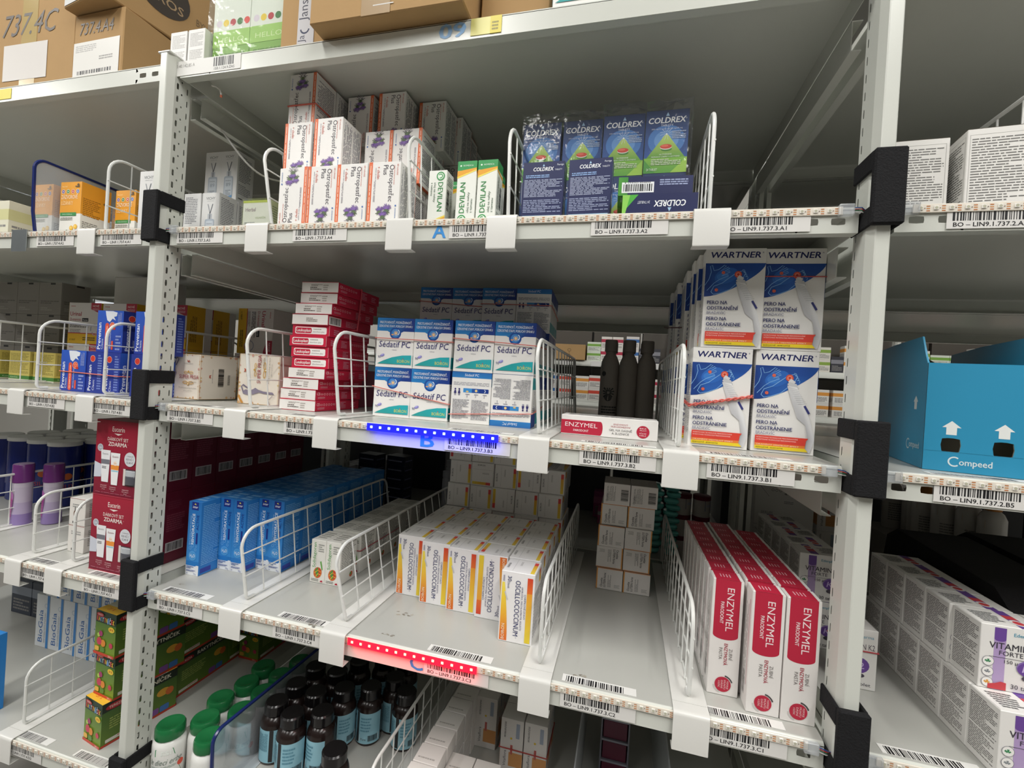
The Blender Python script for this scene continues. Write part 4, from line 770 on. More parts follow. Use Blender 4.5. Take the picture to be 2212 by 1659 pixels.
def price_label(sh, lx, code, wide=.112, top=True, dim=False, clip0=None):
    b = MB(); X, Y, Z = Vector((1, 0, 0)), Vector((0, 1, 0)), Vector((0, 0, 1))
    b.box(lx, -.0017, -.0335, lx + wide, -.0012, -.003, 'dcdad6')
    f = Face(b, (lx, -.0017, -.0335), X, Z, wide * 1e3, 30)
    f.barcode(6, 10, wide * 1e3 - 22, 26, n=95, seed=len(code) + ord(code[-1]) * 7 + ord(code[-2])); f.text(code, 7, 2.6, 5.4, '161618', w=(wide * 1e3 - 36), anchor='l', bold=.02)
    if top:
        b.box(lx, .007, .0002, lx + wide, .024, .0006, 'e4e3df'); f = Face(b, (lx, .007, .0006), X, Y, wide * 1e3, 17); f.barcode(6, 0, wide * 1e3 - 18, 14, n=95, seed=len(code) + ord(code[-1]) * 5 + ord(code[-2]))
    b.build('price_label', [M_PRINT], sh)
def led_strip(sh, x0, x1, lit=None, seed=1):
    """adhesive diode strip along the front edge, one diode every 16.7 mm; lit = (xa, n, material, core)"""
    b = MB(); b.box(x0, -.0032, -.0125, x1, -.0012, -.0012, 'ece5d8', b=.0005)
    n = int((x1 - x0) / .0167); rnd = random.Random(seed)
    for k in range(n):
        x = x0 + .008 + .0167 * k
        on = lit and lit[0] - .002 <= x <= lit[0] + .0167 * lit[1] - .004
        if not on:
            b.box(x - .0026, -.0046, -.0094, x + .0026, -.0032, -.0042, 'f3f0e8', b=.0004)
            F = Face(b, (x - .0026, -.0046, -.0094), (1, 0, 0), (0, 0, 1), 5, 5); F.disc(2.6, 2.6, 1.8, 'c4c2ac', n=10)
        F = Face(b, (x + .0062, -.0032, -.0125), (1, 0, 0), (0, 0, 1), 4, 11)
        for q in range(3): F.rect(.2, 1.4 + 3 * q, 4.2, 2.9 + 3 * q, ('c4845a', 'd49a68', 'c88c62')[q])
        F.disc(-1.6, 5.5, .8, '8a7f78', n=6)
    s = b.build('led_strip', [M_GLOSS], sh)
    spans = [(x0, x1, 0)]
    if lit: la, lb = lit[0] - .009, lit[0] + .0167 * (lit[1] - 1) + .009; spans = [(x0, la, 0), (la, lb, 1), (lb, x1, 0)]
    for a_, b_, on in spans: b = MB(); b.box(a_, -.0062, -.0132, b_, -.0058, -.0006, 'ffffff'); b.build('emissive_sleeve' if on else 'strip_sleeve', [(lit[2] if on else M_SLEEVE)], s)  # sleeve over lit diodes emits by itself, imitating their scattered light
    for e, x in ((0, x0 - .012), (1, x1 - .006)):
        b = MB(); b.box(x, -.0085, -.0145, x + .018, -.001, .0008, 'ffffff', b=.001)
        b.build('strip_connector', [M_CONN], s)
        for q, cc in enumerate(('2c4f9c', 'b03a3a', '3a6a4a', 'e0e0e0')):
            b = MB(); xs = x + (.018 if e else 0); d = 1 if e else -1
            b.tube([(xs, -.005, -.004 - .002 * q), (xs + d * .008, -.007, -.005 - .002 * q), (xs + d * .016, -.002, -.009 - .001 * q), (xs + d * .022, .004, -.012)], .0007, cc, 5); b.build('lead_wire', [M_GLOSS], s)
    if lit:
        for k in range(lit[1]):
            x = lit[0] + .0167 * k; b = MB(); b.box(x - .0021, -.0072, -.0088, x + .0021, -.0063, -.0048, 'ffffff', b=.0004)
            b.build('lit_diode', [lit[3]], s)
    return s
def shelf(x0, x1, z, y0, y1, label, group='steel rack shelves', strip=True, lit=None, fd=1, lip=.035, slots=True, strip_x=None, seed=1, rear=None):
    t = empty('rack_shelf', (x0, y0, z)); tag(t, label, 'shelf', group); L = x1 - x0; D = y1 - y0; b = MB(); r = .006
    pts = [(.0, -lip)] + [(r - r * math.cos(a), -r + r * math.sin(a)) for a in [R90 * k / 4 for k in range(5)]] + [(D - r + r * math.sin(a), -r + r * math.cos(a)) for a in [R90 * k / 4 for k in range(5)]] + [(D, -lip)]
    for (ya, za), (yb, zb) in zip(pts[1:], pts[2:-1]): b.mesh([(0, ya, za), (L, ya, za), (L, yb, zb), (0, yb, zb)], [(0, 1, 2, 3)], PAN if (r * .6 < (ya + yb) / 2 < D - r * .6) else STEEL, smooth=True)
    if rear: b.mesh([(0, D, -lip), (L, D, -lip), (L, D, -r), (0, D, -r)], [(0, 1, 2, 3)], STEEL)
    else: b.mesh([(0, D, -lip), (L, D, -lip), (L, D, -r), (0, D, -r)], [(0, 1, 2, 3)], STEEL)
    ca = [(-lip / 2 - .003, c, .0048, .0085) for c in (.024, .056, L - .056, L - .024)]
    mid = (.075, L - .075)
    P = lambda u, v: (v, 0, u)
    if slots:
        holes(b, P, ca[:2], -lip, -r, 0, mid[0], STEEL); holes(b, P, ca[2:], -lip, -r, mid[1], L, STEEL)
        b.mesh([(mid[0], 0, -lip), (mid[1], 0, -lip), (mid[1], 0, -r), (mid[0], 0, -r)], [(0, 1, 2, 3)], STEEL)
    else: b.mesh([(0, 0, -lip), (L, 0, -lip), (L, 0, -r), (0, 0, -r)], [(0, 1, 2, 3)], STEEL)
    b.box(0, 0, -lip - .0012, L, .016, -lip, STEEL); b.box(0, D - .016, -lip - .0012, L, D, -lip, STEEL)
    b.box(0, r, -.0022, L, D - r, -.0012, STEEL)
    for xs in (0, L - .0012): b.box(xs, .004, -lip, xs + .0012, D - .004, -.002, STEEL)
    for q in (.33, .66): pass
    b.build('board', [M_STEEL], t)
    if strip: led_strip(t, *(strip_x or (.018, L - .02)), lit=lit, seed=seed)
    return t
def divider(x, z, H, label, y1=.575, wires=True, lean=0, clipcol='dad9d4', grp='wire shelf dividers', y0=.028):
    t = empty('wire_divider', (x, 0, z)); tag(t, label, 'shelf divider', grp); w = .0245
    b = MB(); b.box(-w, .0165, .0008, w, y1 - .01, .0022, clipcol); b.build('base_plate', [M_STEEL], t)
    b = MB(); r = .006; pr = [(.016, .0022)] + [(-.0072 + r - r * math.sin(a), .0022 - r + r * math.cos(a)) for a in [R90 * k / 4 for k in range(5)]] + [(-.0072, -.052)]
    th = .0014; inn = [(y + th, z_ - th) for y, z_ in pr]; inn[0] = (.016, .0022 - th); inn[-1] = (-.0072 + th, -.052)
    V = []; F = []; N = len(pr)
    for sx in (-w, w):
        for p in pr + inn: V.append((sx, p[0], p[1]))
    for i in range(N - 1):
        F += [(i, 2 * N + i, 2 * N + i + 1, i + 1), (N + i, N + i + 1, 3 * N + i + 1, 3 * N + i), (i, i + 1, N + i + 1, N + i), (2 * N + i, 3 * N + i, 3 * N + i + 1, 2 * N + i + 1)]
    b.mesh(V, F, clipcol, smooth=True); b.box(-w, -.0072, -.0534, w, .010, -.052, clipcol, b=.0005); b.build('front_clip', [M_STEEL], t)
    if not wires: return t
    W = 'dfe0dc'; R = .034; b = MB(); lx = lambda zz: lean * zz
    path = [(0, y0 + .02, .0052), (0, y0 + .008, .0052)] + [(0, y0 + .008 - .008 * math.sin(a), .0132 - .008 * math.cos(a)) for a in [R90 * k / 3 for k in range(1, 4)]]
    path += [(lx(H), y0 + R - R * math.cos(a), H - R + R * math.sin(a)) for a in [R90 * k / 6 for k in range(7)]]
    path += [(lx(H), y1 - R + R * math.sin(a), H - R + R * math.cos(a)) for a in [R90 * k / 6 for k in range(7)]] + [(0, y1, .0052)]
    b.tube(path, .0031, W, 8); b.build('frame_rod', [M_WIRE], t)
    b = MB(); n = int((y1 - y0) / .044)
    for k in range(1, n):
        y = y0 + (y1 - y0) * k / n; b.tube([(0, y, .0035), (lx(H), y, H - .003)], .0014, W, 6)
    for q in (.36, .68): b.tube([(lx(H * q) + .0022, y0 - .003, H * q), (lx(H * q) + .0022, y1 + .002, H * q)], .0014, W, 6)
    b.tube([(.0022, y0 + .01, .0052), (.0022, y1, .0052)], .0014, W, 6)
    b.build('grid_wires', [M_WIRE], t)
    return t

PL, PR, PF, PN = -.0065, 1.2155, -1.229, 2.438                        # upright centre lines
TOP = ZT + .004
PX = {PF: PF, PL: PL, PR: PR, PN: PN}
for xm, n in ((PF, 'far left, beyond the yellow cartons'), (PL, 'left of the middle bay'), (PR, 'right of the middle bay'), (PN, 'right of the vitamin bay')):
    post(PX[xm], -.018, 1, TOP, 'light grey slotted front upright ' + n, plainside=-1 if xm == PR else 0)
    post(PX[xm], .597, -1, TOP, 'light grey slotted rear upright ' + n)
    post(PX[xm], .618, 1, TOP, 'grey upright of the back rack behind, ' + n)
    post(xm, 1.20, -1, TOP, 'grey outer upright of the back rack, ' + n)
LV = (('top', ZT), ('upper', ZA), ('middle', ZB), ('lower', ZC), ('lowest', ZD))
BAYS = (('left', PF + .0205, PL - .0205), ('middle', PL + .0205, PR - .0205), ('right', PR + .0205, PN - .0205))
SH = {}
def relx(px, py, bay, z=None): return at(px, py, y=-.003).x - bay[1]
for bi, bay in enumerate(BAYS):
    for li, (ln, z) in enumerate(LV):
        lit = None
        if bi == 1 and li == 2: a = relx(805, 917, bay); lit = (a, 14, M_BLUE, M_BLUEC)
        if bi == 1 and li == 3: a = relx(763, 1386, bay); lit = (a, 14, M_RED, M_REDC)
        SH[bi, li] = shelf(bay[1], bay[2], z, 0, .597, f'light grey steel shelf, {ln} level of the {bay[0]} bay', strip=li > 0, lit=lit, seed=bi * 5 + li)
        if li in (0, 1, 2, 3, 4): shelf(bay[1], bay[2], z, .6005, 1.18, f'grey steel shelf of the back rack, {ln} level behind {bay[0]} bay', 'back rack shelves', strip=False, slots=False)
        for sx, xx in (('left', bay[1] - .0085), ('right', bay[2] + .0058)):
            beam(xx, .06, .56, z - .037, f'grey side beam under the {ln} shelf at {sx} of {bay[0]} bay')
for i, xm in enumerate((PL, PR)):
    for ln, z in LV[1:]:
        guard(xm, z + .026, 0, f'black foam guard on the {("left", "right")[i]} upright at the {ln} shelf')
area('blue_diode_glow', (SH[1, 2].location.x + relx(940, 930, BAYS[1]) , -.014, ZB - .016), .22, .006, .05, (.01, .015, 1), (math.radians(50), 0, 0))
area('red_diode_glow', (SH[1, 3].location.x + relx(890, 1417, BAYS[1]), -.014, ZC - .016), .22, .006, .05, (1, .01, .03), (math.radians(50), 0, 0))

def lab(bi, li, px, py, code, **k): price_label(SH[bi, li], relx(px, py, BAYS[bi]), code, **k)
P3 = 'BO – LIN9.1.737.3.'; P4 = 'BO – LIN9.1.737.4.'; P2 = 'BO – LIN9.1.737.2.'
lab(1, 1, 381, 500, P3 + 'A5'); lab(1, 1, 632, 495, P3 + 'A4'); lab(1, 1, 970, 490, P3 + 'A3'); lab(1, 1, 1277, 485, P3 + 'A2'); lab(1, 1, 1560, 480, P3 + 'A1')
lab(1, 2, 360, 890, P3 + 'B5'); lab(1, 2, 612, 915, P3 + 'B4'); lab(1, 2, 960, 950, P3 + 'B3'); lab(1, 2, 1252, 975, P3 + 'B2'); lab(1, 2, 1528, 1000, P3 + 'B1')
lab(1, 3, 338, 1295, P3 + 'C5'); lab(1, 3, 588, 1360, P3 + 'C4'); lab(1, 3, 915, 1440, P3 + 'C3'); lab(1, 3, 1210, 1500, P3 + 'C2'); lab(1, 3, 1512, 1560, P3 + 'C1')
lab(0, 1, 78, 505, P4 + 'A2'); lab(0, 1, 216, 503, P4 + 'A1'); lab(0, 2, 58, 860, P4 + 'B2'); lab(0, 2, 197, 880, P4 + 'B1')
lab(0, 3, 44, 1225, P4 + 'C2'); lab(0, 3, 175, 1270, P4 + 'C1'); lab(0, 4, 8, 1625, P4 + 'D2'); lab(0, 4, 142, 1665, P4 + 'D1')
lab(2, 1, 2048, 455, P2 + 'A5'); lab(2, 2, 2020, 1045, P2 + 'B5'); lab(2, 3, 1915, 1650, P2 + 'C5')
def letter(li, px, py, ch):
    b = MB(); x = relx(px, py, BAYS[1]); b.mesh([], [], 'ffffff'); f = Face(b, (x, -.0003, -.034), (1, 0, 0), (0, 0, 1), 26, 30, lift=.0001)
    f.text(ch, 0, 2, 24, '3a8fd6', w=23, anchor='l', bold=.035); b.build('letter_mark', [M_PRINT], SH[1, li])
letter(1, 934, 495, 'A'); letter(2, 908, 950, 'B'); letter(3, 884, 1435, 'C')
# top shelf stickers
b = MB(); f = Face(b, (relx(948, 75, BAYS[1]), -.0003, -.033), (1, 0, 0), (0, 0, 1), 60, 30, lift=.0001); f.text('09', 0, 3, 24, '8fb8e0', w=46, anchor='l', bold=.045); b.build('number_mark', [M_PRINT], SH[1, 0])
for px0, px1, cc in ((1016, 1060, 'e6e08c'), (1058, 1082, 'dfcf45')):
    b = MB(); a, e = relx(px0, 60, BAYS[1]), relx(px1, 60, BAYS[1]); b.box(a, -.001 - (.0004 if px0 > 1040 else 0), -.032, e, -.0002, -.004, cc); f = Face(b, (a, -.0014, -.032), (1, 0, 0), (0, 0, 1), 20, 28)
    if px0 > 1040: f.lines(3, 4, 14, 20, 3, '8f8638'); 
    b.build('yellow_sticker', [M_PRINT], SH[1, 0])
b = MB(); a = relx(376, 140, BAYS[1]); b.box(a, -.001, -.033, a + .16, -.0002, -.004, 'd9d8d3'); f = Face(b, (a, -.001, -.033), (1, 0, 0), (0, 0, 1), 160, 29)
f.text('10.40.142.85 A', 2, 16, 6.4, '77756f', w=48, anchor='l'); f.barcode(96, 10, 146, 27, seed=5, n=40); f.text('150.1.124.9.ZAS', 98, 3, 5, '3a3a3a', w=48, anchor='l'); b.build('price_label', [M_PRINT], SH[1, 0])
b = MB(); a = relx(0, 200, BAYS[0]) ; b.box(a - .03, -.001, -.031, a + .032, -.0002, -.008, 'dfcf35'); b.build('yellow_sticker', [M_PRINT], SH[0, 0])

HA, HB, HC = .170, .160, .136
LEAN = {.227: -.15, .5195: -.06, .6995: -.03, .203: -.10, .3995: -.10, .774: -.06, .2205: -.12, .440: -.18}
def D(x, z, H, label): return divider(x, z, H, label, lean=LEAN.get(x, 0))
for x, n in ((.227, 'between the herbal pack and the thistle cartons'), (.5195, 'in front of the stacked thistle cartons'), (.6995, 'between the nail oil and the blue tablet cartons'), (1.0115, 'right of the blue tablet cartons')): D(x, ZA, HA, 'white wire divider on upper shelf, ' + n)
for x, n in ((.203, 'right of the parchment carton'), (.3995, 'right of the red plaster stack'), (.774, 'right of the calming tablet cartons'), (.9905, 'left of the wart pen cartons')): D(x, ZB, HB, 'white wire divider on middle shelf, ' + n)
for x, n in ((.2205, 'right of the blue rehydration cartons'), (.440, 'left of the orange and yellow flu cartons'), (.7995, 'right of the orange and yellow flu cartons'), (1.027, 'left of the red toothpaste cartons')): D(x, ZC, HC, 'white wire divider on lower shelf, ' + n)
D(-.2035, ZA, HA, 'white wire divider on upper left shelf between orange lozenge cartons')
for x, n in ((-.385, 'left of the blue lozenge cartons'), (-.18, 'in front of the blue lozenge cartons'), (-.694, 'beside the yellow herbal cartons')): D(x, ZB, HB, 'white wire divider on middle left shelf, ' + n)
for x, n in ((-.363, 'by the purple spray bottles'), (-.24, 'by the small dropper cartons'), (-.62, 'in front of the blue canisters')): D(x, ZC, HC, 'white wire divider on lower left shelf, ' + n)
D(-.36, ZD, HC, 'white wire divider on lowest left shelf beside the probiotic cartons')
D(at(2160, 250, z=ZA + HA).x, ZA, HA, 'white wire divider on upper right shelf beside black bottles')
D(at(862, 1570, z=ZD + HC).x, ZD, HC, 'white wire divider on lowest shelf left of the white capsule cartons')
def acrylic(x, z, H, label, y1=.56):
    t = empty('acrylic_divider', (x, 0, z)); tag(t, label, 'shelf divider')
    pr = [(.02, .003), (.014, .05)] + [(.012 + .022 * (1 - math.cos(a)), H - .022 + .022 * math.sin(a)) for a in [R90 * k / 6 for k in range(7)]] + [(y1, H - .01), (y1, .003)]
    b = MB(); n = len(pr); V = [(sx, y, zz) for sx in (-.0015, .0015) for y, zz in pr]
    b.mesh(V, [tuple(range(n))[::-1], tuple(range(n, 2 * n))], 'ffffff'); b.build('panel', [M_ACRYL], t)
    b = MB(); b.tube([(0, y, zz) for y, zz in pr[:-1]], .0036, '1f2c66', 6); b.build('blue_edge', [M_GLOSS], t)
    b = MB(); b.box(-.0235, .004, .0008, .0235, .5, .0022, 'b8c0c4', b=.0004); b.box(-.0235, -.0072, -.046, .0235, -.0058, .0022, 'b8c0c4', b=.0004); b.build('front_clip', [M_GALV if z == ZA else M_STEEL], t)
acrylic(at(30, 490, y=-.005).x + .022, ZA, .17, 'clear divider with blue edge left of the orange lozenge cartons')
acrylic(.180, ZD, .132, 'clear divider with blue edge between white jars and dark bottles')

for px, py, w_, sd in ((872, 1326, 42, 1), (765, 1358, 10, 2), (836, 1372, 26, 3), (1240, 1457, 40, 4), (392, 1262, 16, 5), (680, 1350, 40, 6)):
    q = at(px, py, z=ZC); b = MB(); rnd = random.Random(sd); sc = w_ / 1100
    for k in range(9):
        x, y, r_ = q.x + rnd.uniform(-.5, .5) * sc, q.y + rnd.uniform(-.16, .16) * sc, rnd.uniform(.03, .12) * sc
        n_ = 7; b.poly([(x - SH[1, 3].location.x + r_ * rnd.uniform(.5, 1.6) * math.cos(2 * math.pi * a / n_), y + r_ * rnd.uniform(.3, .9) * math.sin(2 * math.pi * a / n_), .00012 + .00003 * k) for a in range(n_)], ('8f8a80', '7c7468', 'a39e92')[k % 3])
    b.build('residue_mark', [M_PRINT], SH[1, 3])

# ------------------------------------------------------------------ goods: upper shelf
V3 = lambda x, y, z: Vector((x, y, z))
def X(px, py, y): return at(px, py, y=y).x
def P(px, py, y, z, dz=0): return V3(X(px, py, y), y, z + .0004 + dz)
G = 'thistle capsule cartons on the upper shelf'; h = OSTRO.h
T = 'white and orange thistle capsule carton, '
for i, (px, py, o) in enumerate(((605, 375, 'ud'), (666, 368, ''), (730, 355, ''), (799, 343, ''))):
    put(OSTRO, P(px, py, .012, ZA), T + 'bottom tier front row, ' + cname(i, 4), 'box', G, o, rz=(-1, 1, 0, 1)[i])
for i in range(4): put(OSTRO, V3(.240 + .0625 * i, .082, ZA + .0004), T + 'bottom tier behind the front four, ' + cname(i, 4), 'box', G, ('', 'ud')[i % 2])
for i in range(4): put(OSTRO, V3(.240 + .0625 * i, .150, ZA + .0004), T + 'bottom tier third row, ' + cname(i, 4), 'box', G)
for px, py, y, o, n in ((617, 270, .050, '', 'left of two in front'), (681, 262, .044, '', 'right of two in front'), (790, 292, .1, 'ud', 'half hidden behind front right pair'), (851, 283, .1, 'ud', 'behind the wire divider')):
    put(OSTRO, P(px, py, y, ZA, h), T + 'middle tier, ' + n, 'box', G, o)
for i in range(4): put(OSTRO, V3(.236 + .0625 * i, .166, ZA + h + .0008), T + 'middle tier back row, ' + cname(i, 4), 'box', G)
put(OSTRO, P(628, 165, .066, ZA, 2 * h), T + 'topmost on left with band across', 'box', G, 'ud')
put(OSTRO, P(628, 165, .066, ZA, 2 * h) + V3(.001, .064, 0), T + 'top tier behind the banded one', 'box', G)
for px, py, y, o, n in ((753, 213, .15, 'ud', 'second column'), (820, 207, .148, '', 'third column, text reading down'), (907, 225, .19, '', 'rightmost column')):
    put(OSTRO, P(px, py, y, ZA, 2 * h), T + 'top tier, ' + n, 'box', G, o)
for j in range(4):
    for k in range(3):
        put(OSTRO, V3(.452 - .008 * j, .254 + .064 * j, ZA + .0004 + k * (h + .0003)), T + f'right column receding, {ORD[j]} back, {tname(k, 3)}', 'box', G, ('', 'back')[j % 2])
bx = P(628, 165, .066, ZA, 2 * h); band(hoop(bx.x - .0012, bx.y - .0012, bx.x + .064, bx.y + .128, bx.z + .045, dz=(0, 0, -.004, 0)), 'red rubber band around topmost thistle carton pair')

GV = 'serum cartons on the upper shelf'; T = 'pale grey serum carton with dropper bottle picture, '
for px, py, y, k, o, n in ((399, 420, .118, 0, 'right', 'text panel facing out at lower left'), (438, 418, .118, 0, '', 'lower front right'), (446, 330, .168, 1, '', 'upper tier left'), (480, 327, .168, 1, '', 'upper tier right')):
    put(VICHY, P(px, py, y, ZA, k * .1205), T + n, 'box', GV, o, name='serum_carton')
for i, (px, py) in enumerate(((428, 420), (480, 420))): put(VICHY, P(px, py, .170, ZA), T + 'lower tier second row, ' + ('left', 'right')[i], 'box', GV)
put(HERB, P(527, 420, .09, ZA), 'film wrapped pale green herbal carton behind the first divider', 'box')
b = MB(); q = P(527, 420, .09, ZA); b.box(q.x - .003, q.y - .003, q.z, q.x + .074, q.y + .064, q.z + .089, 'ffffff', b=.002); tag(b.build('film_wrap', [M_WRAP]), 'clear film around the pale green herbal carton', 'film wrap')
GD = 'nail oil cartons'; T = 'slim white and green nail oil carton, '
for px, py, y, o, n in ((928, 370, .062, 'ud', 'leftmost and upside down'), (990, 351, .036, '', 'middle front'), (1034, 351, .036, '', 'right front'), (962, 395, .11, 'back', 'plain side behind between the fronts'), (1043, 380, .075, 'right', 'behind the right one'), (930, 392, .10, 'right', 'behind the upside down one')):
    put(DEVIL, P(px, py, y, ZA), T + n, 'box', GD, o)

GC = 'cold relief tablet cartons'; T = 'blue and green cold tablet carton, '
for i, (px, py) in enumerate(((1132, 352), (1231, 347))): put(COLD, P(px, py, .045, ZA), 'navy back of cold tablet carton, ' + ('left', 'right')[i] + ' of the two standing in front', 'box', GC, 'back', rz=(0, -2)[i])
for i, (px, py, y) in enumerate(((1133, 276, .118), (1218, 283, .118), (1306, 258, .112), (1397, 245, .108))):
    for k in (0, 1):
        for j in range(1 if i < 2 else 2):
            if i < 2 or True: put(COLD, P(px, py, y, ZA, k * .1076) + V3(0, .031 * j, 0), T + f'{tname(k, 2)}, {cname(i, 4)}' + (', second row' if j else ''), 'box', GC)
put(COLD, V3(X(1345, 428, .003), .003, ZA + .0004), 'cold tablet carton lying upside down at the shelf edge', 'box', GC, 'rightlayl')
put(COLD, V3(X(1337, 388, .006), .006, ZA + .0290), 'cold tablet carton lying with its barcode outwards', 'box', GC, 'leftlay', rz=2)
def wrap(px, py, y, w, d, h, z, label, bump=1):
    q = P(px, py, y, z); bm = bmesh.new(); bmesh.ops.create_cube(bm, size=1)
    bmesh.ops.subdivide_edges(bm, edges=bm.edges, cuts=9, use_grid_fill=True); rnd = random.Random(int(px)); bm.normal_update()
    for v in bm.verts:
        c_ = v.co.copy(); e = Vector((q.x - .002 + (c_.x + .5) * (w + .004), q.y - .0025 + (c_.y + .5) * (d + .005), q.z + .0002 + (c_.z + .5) * h))
        if c_.z > .3: e += Vector((rnd.uniform(-1, 1) * .0016, rnd.uniform(-1, 0) * .0016 if c_.y < 0 else 0, rnd.uniform(-.0, .012) if c_.z > .45 else 0))
        else: e += v.normal * rnd.uniform(0, .0009)
        v.co = e
    b = MB(); bm.verts.index_update(); b.mesh([tuple(v.co) for v in bm.verts], [[v.index for v in f.verts] for f in bm.faces], 'ffffff', smooth=True); bm.free()
    tag(b.build('shrink_wrap', [M_WRAP]), label, 'shrink wrap', 'shrink wrap around the cold tablet cartons')
wrap(1133, 276, .118, .148, .028, .224, ZA, 'clear crinkled wrap around the left cold tablet cartons')
wrap(1305, 254, .108, .146, .064, .226, ZA, 'clear crinkled wrap around the right cold tablet cartons')
put(WBOX, V3(1.04, .42, ZA + .0005), 'white carton with red roundels at the back of upper shelf', 'box', o='right')
# left bay
GG = 'orange ginger lozenge cartons'; T = 'orange and white ginger lozenge carton, '
for px, py, y, n, rz in ((133, 392, .05, 'front, left of the divider', 2), (76, 400, .055, 'seen through the clear divider', 0), (252, 411, .105, 'right of the divider', 0), (246, 411, .200, 'behind the divider in the shade', 0)):
    put(GING, P(px, py, y, ZA), T + n, 'box', GG, rz=rz)
put(VICHY, P(303, 378, .010, ZA), 'tall white serum carton half behind the left upright', 'box')
CREAM = mini('herbal_carton', 'dfdcc6', 'd2cf9a', .085, .07, .105, 7)
put(CREAM, V3(X(22, 405, .07) - .085, .07, ZA + .0004), 'pale cream carton at the far left of upper left shelf', 'box')
# right bay
c = Carton(.074, .06, .105, 'e4e2dd', name='supplement_carton')
for f in (c.F, c.L, c.R): f.stroke([(3, 3), (f.w - 4, 3), (f.w - 4, f.h - 8), (3, f.h - 8)], .5, '9a9894', closed=True); f.lines(5, 8, f.w - 6, f.h - 12, 24, '6f6e6b', fill=.4, seed=8)
c.T.rect(0, 0, 74, 60, 'aaa198')
put(c, V3(1.240, .045, ZA + .0004), 'white text covered carton left of two on upper right shelf', 'box', 'text covered cartons', rz=-3); put(c, V3(1.323, .024, ZA + .0004), 'white text covered carton right of two on upper right shelf', 'box', 'text covered cartons', rz=-6)
def bottle(name, prof, cols, loc, label, group=None, extra=None, mt=None, cat='bottle', rz=0, scale=1, capname='cap', capprof=None, capcol='222222', capmat=None):
    """turned body plus its cap as a part"""
    t = empty(name, loc); t.rotation_euler = (0, 0, rz); tag(t, label, cat, group)
    k = (name, len(_bd.get(name, {})) and 0)
    if name not in _bd:
        b = MB(); b.lathe(prof, cols); body = b.data(name + '_body', [mt or M_GLOSS]); b = MB(); b.lathe(capprof, capcol); cp = b.data(name + '_cap', [capmat or M_MATTE])
        lb = None
        if extra: b = MB(); extra(b); lb = b.data(name + '_label', [M_PRINT])
        _bd[name] = (body, cp, lb)
    for nm, d in zip(('body', capname, 'label'), _bd[name]):
        if d: o = bpy.data.objects.new(nm, d); C.objects.link(o); o.parent = t
    return t
def settle(pts, r, x0, x1, y0, y1):
    """nudge round things apart until none touches its neighbour"""
    p = [list(q) for q in pts]
    for _ in range(400):
        for i in range(len(p)):
            for j in range(i):
                dx, dy = p[i][0] - p[j][0], p[i][1] - p[j][1]; d = math.hypot(dx, dy) or 1e-6
                if d < 2 * r: k = (2 * r - d) / d * .5; p[i][0] += dx * k; p[i][1] += dy * k; p[j][0] -= dx * k; p[j][1] -= dy * k
        for q in p: q[0] = min(max(q[0], x0), x1); q[1] = min(max(q[1], y0), y1)
    return p
_bd = {}
def curved(b, r, a0, a1, z0, z1, col, n=14, r2=None):
    b.lathe([(r, z0), (r, z1)], col, n=n, cap=False, a0=a0, a1=a1)
def curved_print(b, r, a0, z0, draw, w, h):
    """print bent round a cylinder of radius r; u runs counter-clockwise from angle a0, w x h millimetres"""
    t = MB(); f = Face(t, (0, 0, 0), (1, 0, 0), (0, 1, 0), w, h, lift=0); draw(f)
    V = [((r + z + .0002) * math.cos(a0 + x / r), (r + z + .0002) * math.sin(a0 + x / r), z0 + y) for x, y, z in t.v]
    i = len(b.v); b.v += V; b.f += [tuple(i + j for j in q) for q in t.f]; b.c += t.c; b.m += t.m; b.s += t.s
def blk(b): curved_print(b, .0402, -2.6, .02, lambda f: (f.lines(4, 4, 60, 60, 16, '8f9498', seed=3), f.lines(4, 76, 60, 120, 12, '7f8488', seed=4), f.rect(0, 64, 90, 66, '6aa0b8')), 90, 120)
for i, (px, y) in enumerate(((2150, .30), (2215, .18))):
    bottle('black_jar_bottle', [(.036, 0), (.04, .004), (.04, .15), (.034, .168), (.024, .176), (.024, .186)], '121214', V3(1.50 + .11 * i, .36 - .14 * i, ZA + .0006), 'black glossy bottle with pale print on upper right shelf, ' + ('further', 'nearer')[i], 'black bottles on upper right shelf', blk,
           capprof=[(.027, .186), (.028, .19), (.028, .214), (.025, .218), (0, .218)], capcol='1a1a1c')

# ------------------------------------------------------------------ goods: middle shelf
G = 'parchment look cosmetic cartons'
put(PRSIA, P(361, 768, .125, ZB), 'parchment coloured cosmetic carton with grey figure, leftmost on middle shelf', 'box', G, rz=-5)
put(PRSIA, P(452, 768, .24, ZB), 'parchment coloured cosmetic carton behind the leftmost one', 'box', G, rz=2)
put(PRSIA, P(519, 768, .12, ZB), 'parchment coloured cosmetic carton lying on its side behind divider', 'box', G, 'layl', rz=3)
c = Carton(.05, .10, .09, '8e1f45', name='stock_carton', flap=False); put(c, V3(.232, .26, ZB + .0004), 'plain plum red carton between cosmetic carton and plaster stack', 'box')
G = 'red plaster cartons in one stack'
tops = [(653, 607.6), (649, 630), (640.5, 652), (632, 673.7), (632, 698), (628, 724.5), (630, 746), (630, 769), (625, 790), (611.6, 810.5), (605.5, 834), (605.5, 857.6)]
for i, (px, py) in enumerate(tops):
    k = 11 - i; n = {0: 'topmost of the stack', 11: 'lowest of the stack'}.get(i, ORD[i] + ' from the top of the stack')
    o = 'back' if 4 <= i <= 7 else ''; cc = PLASTB if i == 3 else PLAST
    put(cc, V3(X(px, py, .085), .085 + .002 * math.sin(i * 2.1), ZB + .0005 + k * .0218), 'red and white plaster carton, ' + n, 'box', G, o, rz=(1, 2, 1, 0, 3, 2, 3, 3, 1, 0, -1, 1)[i] * .8)
